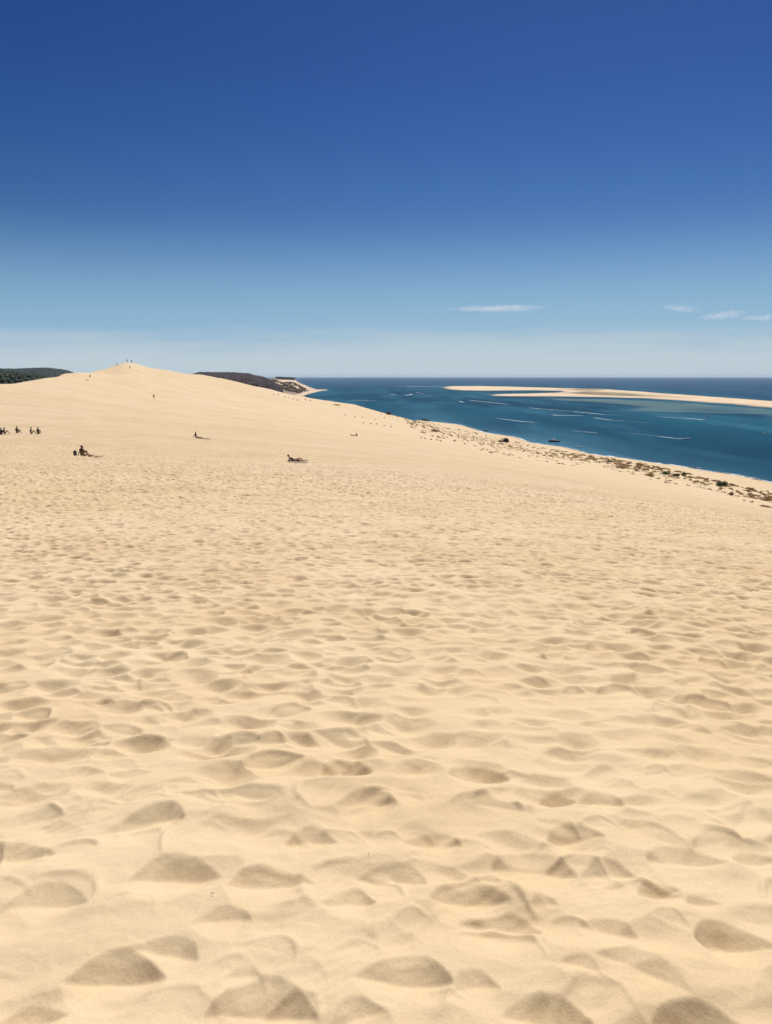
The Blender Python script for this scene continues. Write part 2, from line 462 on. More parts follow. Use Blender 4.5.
# ------------------------------------------------------------------ sea
def sea_material():
    m, nt, b = new_mat('sea_water')
    P = N(nt, 'ShaderNodeTexCoord').outputs['Object']
    sh = nt.nodes.new('ShaderNodeAttribute'); sh.attribute_name = 'shoal'
    ns = nt.nodes.new('ShaderNodeAttribute'); ns.attribute_name = 'inshore'
    op = nt.nodes.new('ShaderNodeAttribute'); op.attribute_name = 'open_sea'
    rot = (0, 0, math.radians(-14))
    st = noise_n(nt, P, .010, 4., .55, ((1, .16, 1), rot), .3)
    st2 = noise_n(nt, P, .0016, 5., .6, ((1, .5, 1), rot))
    deep = mixc(nt, mapr(nt, st2, .40, .60), (.002, .038, .078), (.006, .068, .118))
    c = mixc(nt, op.outputs['Fac'], deep, (.016, .052, .115))
    c = mixc(nt, mapr(nt, st, .48, .70, 0, .8), c, (.022, .105, .168))
    c = mixc(nt, math_n(nt, 'MULTIPLY', ns.outputs['Fac'], mapr(nt, st, .30, .62, .35, 1.)), c, (.075, .180, .260))
    c = mixc(nt, math_n(nt, 'MULTIPLY', sh.outputs['Fac'], .85), c, (.105, .165, .165))
    nt.links.new(c, b.inputs['Base Color'])
    b.inputs['Roughness'].default_value = .5; b.inputs['IOR'].default_value = 1.33
    b.inputs['Specular IOR Level'].default_value = .012
    w1 = noise_n(nt, P, .22, 5., .62, ((1, .55, 1), (0, 0, .5))); w2 = noise_n(nt, P, 1.4, 3., .6)
    h = math_n(nt, 'ADD', math_n(nt, 'MULTIPLY', w1, 1.6), math_n(nt, 'MULTIPLY', w2, .25))
    bp = N(nt, 'ShaderNodeBump', Strength=1., Distance=1.)
    nt.links.new(h, bp.inputs['Height']); nt.links.new(bp.outputs['Normal'], b.inputs['Normal'])
    return m

def build_sea():
    R = np.concatenate([np.exp(np.linspace(math.log(60), math.log(9000), 520)), np.exp(np.linspace(math.log(9100), math.log(70000), 40))])
    ph = np.concatenate([np.linspace(-math.pi, -.8, 40)[:-1], np.linspace(-.8, .8, 560), np.linspace(.8, math.pi, 40)[1:-1]])
    Rg, Pg = np.meshgrid(R, ph, indexing='ij'); X = Rg*np.sin(Pg); Y = Rg*np.cos(Pg)
    Z = np.full(X.shape, SEA)
    V = np.stack([X, Y, Z], -1).reshape(-1, 3)
    me = mesh_np('sea', V, grid_faces(len(R), len(ph), True))
    sdb = sdist(BANK, X, Y)+16*noise(X/80, Y/110, 15)
    sds = sdist(SHOAL, X, Y)+22*noise(X/70, Y/110, 16)+10*noise(X/24, Y/40, 17)
    shoal = np.maximum(np.clip(1+sdb/28, 0, 1)*.8, np.clip(.5+sds/40, 0, 1)*np.clip(.75+.5*noise(X/200, Y/200, 18), .4, 1))
    # shore distance: first range beyond which the dune foot is under water
    depth = SEA-macro(X, Y)
    inshore = np.exp(-np.clip(depth, 0, 9)/1.3)*(np.abs(Pg) < 1.0)*(Rg < 2500)
    # distance along range from the shore instead, for the wide pale band
    shr = np.array([(look(x, PROF[x][-1][1])[0], PROF[x][-1][0]) for x in sorted(PROF) if x >= 420])
    rs = np.interp(Pg, shr[:, 0], shr[:, 1])
    off = Rg-rs
    band = np.clip(off/10, 0, 1)*np.exp(-np.clip(off, 0, 900)/np.interp(Pg, shr[:, 0], np.linspace(170, 22, len(shr))))
    attr(me, 'shoal', shoal); attr(me, 'inshore', np.clip(band*(Pg > look(380, 415)[0]), 0, 1))
    bx = np.interp(Pg, [look(395, 386)[0], look(443, 387)[0], look(561, 388)[0], look(689, 395)[0], look(772, 401)[0]], [4400, 4900, 4300, 2700, 2000])
    attr(me, 'open_sea', np.clip((Rg-bx)/(bx*.9), 0, 1))
    tag(link('sea', me, sea_material()), kind='structure')
build_sea()

# ------------------------------------------------------------------ land beyond the dune (hills, burnt slope, headland)
LAND = {  # sight column: (range, height)
 -300: [(700,-57),(1000,-45),(1250,-8),(1500,-30),(2000,-4),(2500,6),(3000,-5),(4200,-50)],
 -10: [(700,-57),(1000,-40),(1200,-5),(1450,-28),(2000,-2),(2500,7),(3000,-5),(4200,-50)],
 18: [(700,-57),(1000,-42),(1200,-7),(1450,-28),(2000,-4),(2500,6),(3000,-5),(4200,-50)],
 45: [(700,-57),(1000,-50),(1200,-11),(1450,-30),(2000,0),(2500,11),(3000,-5),(4200,-50)],
 64: [(700,-57),(1000,-50),(1200,-22),(1450,-45),(2000,-4),(2500,4),(3000,-5),(4200,-50)],
 90: [(700,-57),(1450,-50),(2000,-20),(2500,-15),(3000,-20),(4200,-50)],
 170: [(700,-57),(1450,-40),(1900,-15),(2300,-12),(3000,-30),(4200,-55)],
 188: [(700,-58),(1300,-42),(1800,-12),(2100,-9),(2600,-18),(4200,-66)],
 200: [(700,-58),(1300,-40),(1800,-3),(2100,2),(2600,-10),(4200,-66)],
 227: [(700,-60),(1300,-42),(1800,-6),(2150,1),(2600,-10),(4200,-69)],
 250: [(700,-62),(1300,-48),(1800,-12),(2200,-3),(2700,-20),(4300,-71)],
 264: [(700,-64),(1300,-54),(1800,-24),(2300,-13),(2800,-22),(3500,-10),(4300,-72)],
 273: [(700,-65),(1300,-60),(1900,-38),(2400,-27),(2900,-36),(3300,-24),(3650,-6),(4000,-12),(4400,-73)],
 280: [(700,-67),(1300,-66),(1900,-55),(2400,-46),(2900,-48),(3250,-38),(3600,-14),(3750,-8),(4000,-14),(4400,-73)],
 294: [(700,-70),(1900,-69),(2600,-62),(3100,-55),(3300,-43),(3600,-17),(3750,-9),(4000,-20),(4400,-73)],
 299: [(700,-72),(1900,-72),(2800,-66),(3200,-58),(3500,-38),(3700,-26),(4000,-34),(4400,-74)],
 307: [(700,-74),(2200,-74),(3000,-70),(3400,-62),(3700,-44),(3900,-46),(4300,-74)],
 313: [(700,-76),(2600,-76),(3300,-70),(3700,-62),(3900,-58),(4200,-68),(4400,-74)],
 320: [(700,-78),(3000,-78),(3600,-70.5),(3900,-67),(4150,-66.6),(4400,-72)],
 327: [(700,-78),(3500,-78),(3850,-70.5),(4020,-67.2),(4150,-67.5),(4300,-73)],
 332: [(700,-78),(4400,-78)],
}
lphi = np.array([look(x, 384)[0] for x in sorted(LAND)])
lR = np.linspace(700, 4600, 300)
LT = np.array([np.interp(lR, *np.array(LAND[x]).T) for x in sorted(LAND)])
gp2 = np.linspace(lphi[0], lphi[-1], 500)
LT2 = np.empty((500, 300))
for j in range(300): LT2[:, j] = np.interp(gp2, lphi, LT[:, j])
LT2 = blur(LT2, 3, 1)
def land(X, Y, detail=True):
    R = np.hypot(X, Y); p = np.arctan2(X, Y)
    u = np.clip((p-gp2[0])/(gp2[1]-gp2[0]), 0, 498.99); v = np.clip((R-700)/(lR[1]-lR[0]), 0, 298.99)
    i = u.astype(int); j = v.astype(int); fu = u-i; fv = v-j
    z = (LT2[i, j]*(1-fu)+LT2[i+1, j]*fu)*(1-fv)+(LT2[i, j+1]*(1-fu)+LT2[i+1, j+1]*fu)*fv
    if detail:
        up = np.clip((z-SEA-1)/12, 0, 1)
        z = z+up*(3.0*fbm(X/120, Y/160, 44, 3)+1.2*np.abs(noise(X/28, Y/50, 47)))
    return z

def build_land():
    m, nt, b = new_mat('far_coast_ground')
    P = N(nt, 'ShaderNodeTexCoord').outputs['Object']
    v = nt.nodes.new('ShaderNodeAttribute'); v.attribute_name = 'scrub'
    n = noise_n(nt, P, .035, 5., .65)
    f = mapr(nt, math_n(nt, 'ADD', math_n(nt, 'MULTIPLY', n, 1.0), math_n(nt, 'MULTIPLY', v.outputs['Fac'], .7)), .78, .92)
    sandc = mixc(nt, mapr(nt, noise_n(nt, P, .02, 4.), .35, .65), (.56, .43, .31), (.42, .29, .20))
    c = mixc(nt, f, sandc, (.17, .12, .09))
    nt.links.new(c, b.inputs['Base Color']); b.inputs['Roughness'].default_value = .95
    R = np.linspace(700, 4500, 420); ph = np.linspace(lphi[0], lphi[-1]-.0005, 520)
    Rg, Pg = np.meshgrid(R, ph, indexing='ij'); X = Rg*np.sin(Pg); Y = Rg*np.cos(Pg)
    Z = land(X, Y)
    me = mesh_np('hills', np.stack([X, Y, Z], -1).reshape(-1, 3), grid_faces(len(R), len(ph)))
    a = lambda x: look(x, 384)[0]
    scr = np.clip((a(283)-Pg)/(a(283)-a(272)), 0, 1)
    low = np.clip((3420-Rg)/200, 0, 1)*np.clip((a(309)-Pg)/.012, 0, 1)*np.clip((Z-SEA-2.5)/4, 0, 1)
    far = np.clip((2900-Rg)/300, 0, 1)
    top = np.clip((Z+17)/5, 0, 1)*(Rg > 3500)*.9
    s = np.maximum(np.maximum(scr*far, low*.62), top)
    attr(me, 'scrub', np.clip(s, 0, 1))
    tag(link('hills', me, m), kind='structure')
build_land()

# ---- woods: thousands of small crowns, read as one mass
def ico():
    bm = bmesh.new(); bmesh.ops.create_icosphere(bm, subdivisions=1, radius=1)
    V = np.array([v.co[:] for v in bm.verts]); Fc = np.array([[v.index for v in f.verts] for f in bm.faces]); bm.free()
    return V, Fc
IV, IF = ico()
def crowns(name, pts, rad, hgt, mat, label, seed, kind='stuff', cat='forest', trunk=True):
    rs = np.random.RandomState(seed); n = len(pts)
    k = len(IV)
    r = rad*(.7+.6*rs.rand(n)); h = hgt*(.7+.55*rs.rand(n))
    jit = 1+.55*(rs.rand(n, k)-.5)
    ang = rs.rand(n)*6.28
    bx, by = IV[:, 0], IV[:, 1]
    X = (np.cos(ang)[:, None]*bx-np.sin(ang)[:, None]*by)*jit*r[:, None]+pts[:, 0:1]
    Y = (np.sin(ang)[:, None]*bx+np.cos(ang)[:, None]*by)*jit*r[:, None]+pts[:, 1:2]
    Z = IV[:, 2]*jit*(h*.36)[:, None]+(pts[:, 2]+h*.68)[:, None]
    V = np.stack([X, Y, Z], -1).reshape(-1, 3)
    Fc = (IF[None]+(np.arange(n)*k)[:, None, None]).reshape(-1, 3)
    if trunk:   # three-sided stems
        t = np.array([[1, 0], [-.5, .87], [-.5, -.87]])*.28
        lo = np.concatenate([t[None]+pts[:, None, :2], np.repeat((pts[:, 2]-1)[:, None, None], 3, 1)], -1)
        hi = np.concatenate([t[None]*.6+pts[:, None, :2], np.repeat((pts[:, 2]+h*.6)[:, None, None], 3, 1)], -1)
        TV = np.concatenate([lo, hi], 1).reshape(-1, 3); b0 = len(V)
        q = np.array([[0, 1, 4], [0, 4, 3], [1, 2, 5], [1, 5, 4], [2, 0, 3], [2, 3, 5]])
        Fc = np.concatenate([Fc, (q[None]+(np.arange(n)*6)[:, None, None]).reshape(-1, 3)+b0]); V = np.concatenate([V, TV])
    me = mesh_np(name, V, Fc, False)
    return tag(link(name, me, mat), label, cat, None, kind)

def scatter(x0, x1, r0, r1, n, seed, f=None):
    rs = np.random.RandomState(seed)
    p = look(x0, 380)[0]+rs.rand(n)*(look(x1, 380)[0]-look(x0, 380)[0]); R = r0+rs.rand(n)*(r1-r0)
    X, Y = R*np.sin(p), R*np.cos(p); Z = land(X, Y)
    m = Z > SEA+3
    if f is not None: m &= f(X, Y, Z, R, p)
    return np.stack([X, Y, Z], -1)[m]
def leafy(name, a, b_, scale=.09):
    m, nt, b = new_mat(name)
    P = N(nt, 'ShaderNodeTexCoord').outputs['Object']
    c = mixc(nt, mapr(nt, noise_n(nt, P, scale, 4., .6), .35, .65), a, b_)
    nt.links.new(c, b.inputs['Base Color']); b.inputs['Roughness'].default_value = .9; b.inputs['Specular IOR Level'].default_value = .15
    return m
PINE = leafy('pine_foliage', (.011, .020, .017), (.028, .042, .028))
PINE_FAR = leafy('hazed_pine_foliage', (.017, .030, .035), (.032, .050, .050), .02)  # haze over the far hill painted into the foliage as a bluer green
BURNT = leafy('scorched_wood', (.030, .022, .030), (.058, .042, .048), .03)
gap = lambda X, Y, Z, R, p: noise(X/70, Y/110, 77) < .42
crowns('near_pine_wood', scatter(-220, 72, 950, 1330, 5200, 1, gap), 4.2, 15, PINE,
       'dark green pine wood right behind the left edge of the dune, in front of the blue-green hill', 1)
crowns('hill_pine_wood', scatter(-220, 72, 1750, 2650, 9000, 2), 5.2, 15, PINE_FAR,
       'blue-green wooded hill on the horizon at far left, behind the darker pine wood', 2)
crowns('burnt_wood', scatter(182, 281, 1500, 2450, 6000, 3), 4.6, 11, BURNT,
       'dark purplish burnt wood on the slope right of the dune summit', 3)
crowns('headland_pine_wood', scatter(276, 294, 3640, 3900, 500, 4, lambda X, Y, Z, R, p: Z > -20), 6.0, 8, PINE,
       'dark cap of trees on top of the pale sandy headland', 4)
crowns('headland_scrub', scatter(272, 309, 2900, 3480, 900, 5, lambda X, Y, Z, R, p: (noise(X/40, Y/70, 78) > .0) & (Z > SEA+6)), 6, 6,
       leafy('brown_scrub', (.09, .065, .045), (.18, .13, .09)), 'brown scrub patches on the lower slope of the sandy headland', 5, trunk=False)

# ------------------------------------------------------------------ low vegetation of the dune foot
def leaves(pts, r, hgt, nleaf, size, seed, up=.6):
    """clumps of little blades: pts (n,3) clump feet, r/hgt arrays"""
    rs = np.random.RandomState(seed); n = len(pts)
    r = np.broadcast_to(r, (n,)); hgt = np.broadcast_to(hgt, (n,))
    idx = np.repeat(np.arange(n), nleaf); m = len(idx)
    th = rs.rand(m)*6.283; q = np.sqrt(rs.rand(m))
    cx = pts[idx, 0]+np.cos(th)*q*r[idx]; cy = pts[idx, 1]+np.sin(th)*q*r[idx]
    cz = pts[idx, 2]+rs.rand(m)*hgt[idx]*np.sqrt(np.clip(1.05-q*q, 0, 1))
    C = np.stack([cx, cy, cz], -1)
    u = rs.randn(m, 3); u /= np.linalg.norm(u, axis=1)[:, None]
    w = rs.randn(m, 3); w[:, 2] += up*2; w -= (w*u).sum(1)[:, None]*u; w /= np.linalg.norm(w, axis=1)[:, None]
    s = size*(.6+.8*rs.rand(m))[:, None]
    V = np.stack([C-u*s*.5, C+u*s*.5, C+w*s*1.5], 1).reshape(-1, 3)
    return V, np.arange(m*3).reshape(-1, 3)

SCRUB = leafy('dune_scrub_leaves', (.36, .25, .13), (.52, .38, .21), .5)
GRASSY = leafy('dry_marram', (.46, .37, .22), (.56, .46, .30), .6)
SHRUBM = leafy('dark_shrub_leaves', (.020, .024, .014), (.045, .045, .022), .8)
GREENM = leafy('green_shrub_leaves', (.035, .055, .022), (.07, .09, .035), .8)
REDM = leafy('russet_scrub_leaves', (.22, .10, .05), (.30, .15, .08), .5)
WOODM = simple('grey_twig', (.12, .09, .06), .9)

# strip of scrub along the foot: column, near edge, far edge (sight heights)
STRIP = [(405,424,417),(425,430,421),(440,436,425),(470,443,431),(490,450,436),(515,453,441),(540,458,446.5),(570,462,452),(600,464,456.5),
         (625,470,461),(650,476,466),(675,481,470.5),(700,487,477),(725,492,483),(750,500,489),(772,506,494),(830,520,507)]
def strip_scrub():
    rs = np.random.RandomState(11); P = []
    xs, lo, hi = np.array(STRIP).T
    tries = 0
    X, Y = [], []
    for _ in range(26000):
        x = 405+rs.rand()*425; a = np.interp(x, xs, lo); b = np.interp(x, xs, hi)
        y = b+1+(a-b)*rs.rand()**1.5*(1.3 if rs.rand() < .15 else .72)
        h = look(x, y); R = np.exp(np.linspace(math.log(250), math.log(1400), 500))
        z = macro(R*math.sin(h[0]), R*math.cos(h[0]))
        k = np.nonzero(EYE-h[1]*R <= z)[0]
        if len(k):
            r = R[k[0]]*(1+.008*rs.randn()); X.append(r*math.sin(h[0])); Y.append(r*math.cos(h[0]))
    X, Y = np.array(X), np.array(Y); Z = ground(X, Y, False)
    dens = fbm(X/4.5, Y/8, 66, 3)+.25*noise(X/25, Y/50, 68)-.14-.22*np.clip((Y-620)/350, 0, 1)
    m = (dens > .46*rs.rand(len(X))+.08) & (Z > SEA+.9)
    return X[m], Y[m], Z[m], dens[m]
sx, sy, sz, sd_ = strip_scrub()
rs = np.random.RandomState(5); pick = rs.rand(len(sx))
pts = np.stack([sx, sy, sz-.05], -1)
a = pick < .62
V, Fq = leaves(pts[a], .45+.8*rs.rand(a.sum()), .2+.4*rs.rand(a.sum()), 20, .36, 21)
tag(link('dune_foot_scrub', mesh_np('dune_foot_scrub', V, Fq, False), SCRUB), 'brown low scrub scattered in a strip between smooth dune and beach', 'scrub', kind='stuff')
b_ = ~a
V, Fq = leaves(pts[b_], .4+.7*rs.rand(b_.sum()), .25+.4*rs.rand(b_.sum()), 20, .34, 22, 1.2)
tag(link('dune_foot_grass', mesh_np('dune_foot_grass', V, Fq, False), GRASSY), 'dry straw-coloured grass growing among the brown scrub above the beach', 'grass', kind='stuff')
print('scrub', len(sx))

def shrub(x, y, wpx, hpx, mat, label, group=None, name='shrub', cat='shrub', aspect=1.0, nleaf=520, seed=0):
    h = hit(x, y)
    if h is None: print('no ground', x, y); return
    X, Y, Z, R = h
    w = wpx*R/F/2; ht = hpx*R/F
    if name != 'grass_tuft': e = empty(name, (X, Y, Z-.05))
    rs = np.random.RandomState(seed+int(x*7))
    k = 1 if name == 'grass_tuft' else 7; sub = np.stack([(rs.rand(k)-.5)*2*w*.7, (rs.rand(k)-.5)*2*w*.7*aspect, np.zeros(k)], -1)
    V, Fq = leaves(sub, w*(.35+.3*rs.rand(k)), ht*(.6+.5*rs.rand(k)), nleaf//k, max(.12, .16*ht), seed+3)
    if name == 'grass_tuft':
        e = link(name, mesh_np(name, V, Fq, False), mat); e.location = (X, Y, Z-.05)
        return tag(e, label, cat, group)
    link('foliage', mesh_np('foliage', V, Fq, False), mat, e)
    for q in sub[:5]:
        bm = bmesh.new()
        top = Vector((q[0], q[1], ht*.6)); base = Vector((q[0]*.4, q[1]*.4, 0))
        dd = top-base; L = dd.length
        M = Matrix.Translation((base+top)/2) @ dd.to_track_quat('Z', 'Y').to_matrix().to_4x4()
        bmesh.ops.create_cone(bm, segments=5, radius1=.05+.02*ht, radius2=.02, depth=L, matrix=M, cap_ends=True)
        me = bpy.data.meshes.new('stem'); bm.to_mesh(me); bm.free(); link('stem', me, WOODM, e)
    tag(e, label, cat, group); return e

shrub(404.5, 416.3, 8, 3.2, SHRUBM, 'dark rounded shrub highest on the skyline of the dune shoulder, against the water', 'dark shrubs near the beach', seed=1)
shrub(411.5, 418.3, 4, 1.8, SHRUBM, 'small dark shrub just right of the highest dark shrub on the dune shoulder', 'dark shrubs near the beach', seed=2)
shrub(425, 421.0, 10, 2.3, SHRUBM, 'long low dark shrub at the water edge, second group right of the dune shoulder', 'dark shrubs near the beach', aspect=.5, seed=3)
shrub(505, 442.2, 7, 4.2, SHRUBM, 'tall black-looking shrub alone at the edge of the beach, left of the moored boat', 'dark shrubs near the beach', seed=4)
shrub(500.5, 442, 4, 2.0, SHRUBM, 'low dark shrub touching the left side of the tall black-looking shrub', 'dark shrubs near the beach', seed=5)
shrub(610, 462.3, 12, 2.2, SHRUBM, 'flat dark shrub at the top of the scrub strip, left part of the right-hand beach', 'dark shrubs near the beach', aspect=.5, seed=6)
shrub(665.5, 474, 10, 3.2, GREENM, 'wide olive shrub in the scrub strip, left of a smaller round one', 'green shrubs in the scrub strip', aspect=.6, seed=7)
shrub(676.5, 475.8, 6, 2.4, GREENM, 'small olive shrub between the wide olive shrub and the upright one', 'green shrubs in the scrub strip', seed=8)
shrub(684, 475.6, 5, 3.8, GREENM, 'upright dark green shrub at the beach side of the scrub strip', 'green shrubs in the scrub strip', seed=9)
shrub(722, 486.2, 10, 5.0, GREENM, 'largest green shrub in the scrub strip, near the right edge', 'green shrubs in the scrub strip', seed=10)
shrub(764, 500, 16, 4.0, SCRUB, 'brown olive thicket where the scrub strip meets the right edge', 'green shrubs in the scrub strip', aspect=.6, seed=11)
shrub(388.5, 414.8, 5, 3.4, REDM, 'tan grass hummock on the skyline just left of the highest dark shrub', name='grass_hummock', cat='hummock', seed=12)
shrub(337, 405.5, 10, 1.6, REDM, 'russet low patch of plants on the far dune slope, leftmost near the skyline', 'russet plant patches on the slope', name='plant_patch', cat='plants', aspect=.5, seed=13)
shrub(434, 431.6, 14, 2.6, REDM, 'russet patch of plants on the slope below the long low dark shrub', 'russet plant patches on the slope', name='plant_patch', cat='plants', aspect=.5, seed=14)
shrub(621, 468.5, 10, 4.0, SCRUB, 'isolated brown plant patch on the bare sand left of the wide olive shrub', name='plant_patch', cat='plants', seed=15)
shrub(650, 476.5, 9, 3.6, SCRUB, 'brown ragged plant patch just below the wide olive shrub', name='plant_patch', cat='plants', seed=16)
shrub(730.5, 495, 4, 3.0, REDM, 'small reddish plant tuft on bare sand below the largest green shrub', name='plant_tuft', cat='plant', seed=17)
for i, (x, y, s) in enumerate([(354,417,2.2),(362,417.6,1.8),(363,423,1.6),(370,423.8,2.4),(378,424.6,3.0),(384.5,425.8,3.4),(390,427,2.2),(346,415.3,1.6),(375,420.3,1.6),
        (381.5,414.8,2.0),(385,418,1.8),(420.5,438,1.8),(425,438.8,2.2),(431,439.8,3.2),(436,440.2,3.0),(440,441.2,3.4),(397,417.3,2.4)]):
    shrub(x, y, s+.6, 1.3, SCRUB, 'tiny dark tuft of dune grass in the scattered rows on the bare slope', 'grass tufts on the dune slope', 'grass_tuft', 'grass tuft', nleaf=160, seed=30+i)
for i, (x, y, s) in enumerate([(274,394.6,2),(278,395.2,2.5),(285,397.3,2.6),(289.5,398,3),(293,399.4,3.4),(297,400.4,3.6),(305,400,3),(309,400.6,3.4)]):
    shrub(x, y, s, 1.3, SCRUB, 'faint brown tuft of grass on the far dune slope below the headland', 'grass tufts below the headland', 'grass_tuft', 'grass tuft', nleaf=160, seed=60+i)

# ------------------------------------------------------------------ people
SKIN = [simple('tanned_skin', (.32, .17, .10), .6), simple('fair_skin', (.48, .30, .21), .6)]
HAIRM = [simple('dark_hair', (.018, .012, .008), .6), simple('brown_hair', (.06, .032, .016), .6)]
def cloth(c): return simple('cloth', c, .9, .15, 20)
def skin_mesh(chains, name):
    """chains: list of ([points], [radii]); the first point of a later chain may repeat an earlier point to join it"""
    vs, rs_, es = [], [], []
    def vid(p, r):
        for i, q in enumerate(vs):
            if (Vector(q)-Vector(p)).length < 1e-5: return i
        vs.append(p); rs_.append(r); return len(vs)-1
    for P, R in chains:
        ids = [vid(p, r) for p, r in zip(P, R)]
        es += [(a, b) for a, b in zip(ids, ids[1:]) if a != b]
    me = bpy.data.meshes.new(name); me.from_pydata(vs, es, []); me.update()
    o = bpy.data.objects.new('tmp', me); col.objects.link(o)
    sm = o.modifiers.new('s', 'SKIN'); sm.use_smooth_shade = True
    for i, v in enumerate(me.skin_vertices[0].data):
        r = rs_[i]; v.radius = (r, r) if not isinstance(r, tuple) else r
        v.use_root = (i == 0)
    o.modifiers.new('u', 'SUBSURF').levels = 1
    o.modifiers['u'].render_levels = 1
    dg = bpy.context.evaluated_depsgraph_get(); dg.update()
    m2 = bpy.data.meshes.new_from_object(o.evaluated_get(dg)); m2.name = name
    bpy.data.objects.remove(o)
    return m2
POSES = {
 'stand': dict(pel=(0,0,.93), spi=(0,0,1.12), che=(0,0,1.33), nec=(0,0,1.49), hed=(0,.02,1.60), top=(0,.01,1.71),
    hip=(.09,0,.88), kne=(.10,.02,.49), ank=(.10,-.01,.09), toe=(.12,.16,.03), sho=(.17,0,1.41), elb=(.23,-.03,1.13), wri=(.24,.05,.90), han=(.24,.08,.82)),
 'knees': dict(pel=(0,0,.13), spi=(0,-.05,.32), che=(0,-.02,.53), nec=(0,.03,.68), hed=(0,.07,.79), top=(0,.07,.90),
    hip=(.09,.05,.11), kne=(.13,.42,.46), ank=(.12,.64,.08), toe=(.14,.80,.04), sho=(.17,-.01,.60), elb=(.27,.22,.42), wri=(.12,.44,.48), han=(.05,.50,.47)),
 'legs_out': dict(pel=(0,0,.12), spi=(0,-.08,.31), che=(0,-.13,.51), nec=(0,-.14,.66), hed=(0,-.11,.77), top=(0,-.12,.88),
    hip=(.09,.06,.11), kne=(.10,.48,.16), ank=(.11,.90,.08), toe=(.13,.95,.20), sho=(.17,-.14,.59), elb=(.26,-.30,.34), wri=(.27,-.40,.09), han=(.28,-.46,.04)),
 'recline': dict(pel=(0,0,.12), spi=(0,-.20,.17), che=(0,-.40,.27), nec=(0,-.53,.37), hed=(0,-.58,.47), top=(0,-.62,.57),
    hip=(.09,.08,.11), kne=(.11,.46,.30), ank=(.11,.80,.08), toe=(.12,.95,.06), sho=(.17,-.46,.31), elb=(.24,-.60,.07), wri=(.22,-.38,.05), han=(.2,-.32,.05)),
 'lie': dict(pel=(0,0,.11), spi=(0,-.20,.12), che=(0,-.42,.13), nec=(0,-.58,.12), hed=(0,-.70,.12), top=(0,-.80,.12),
    hip=(.09,.08,.10), kne=(.11,.48,.12), ank=(.13,.90,.08), toe=(.15,1.0,.17), sho=(.17,-.50,.12), elb=(.30,-.26,.07), wri=(.30,-.04,.05), han=(.30,.04,.04)),
}
def mir(p): return (-p[0], p[1], p[2])
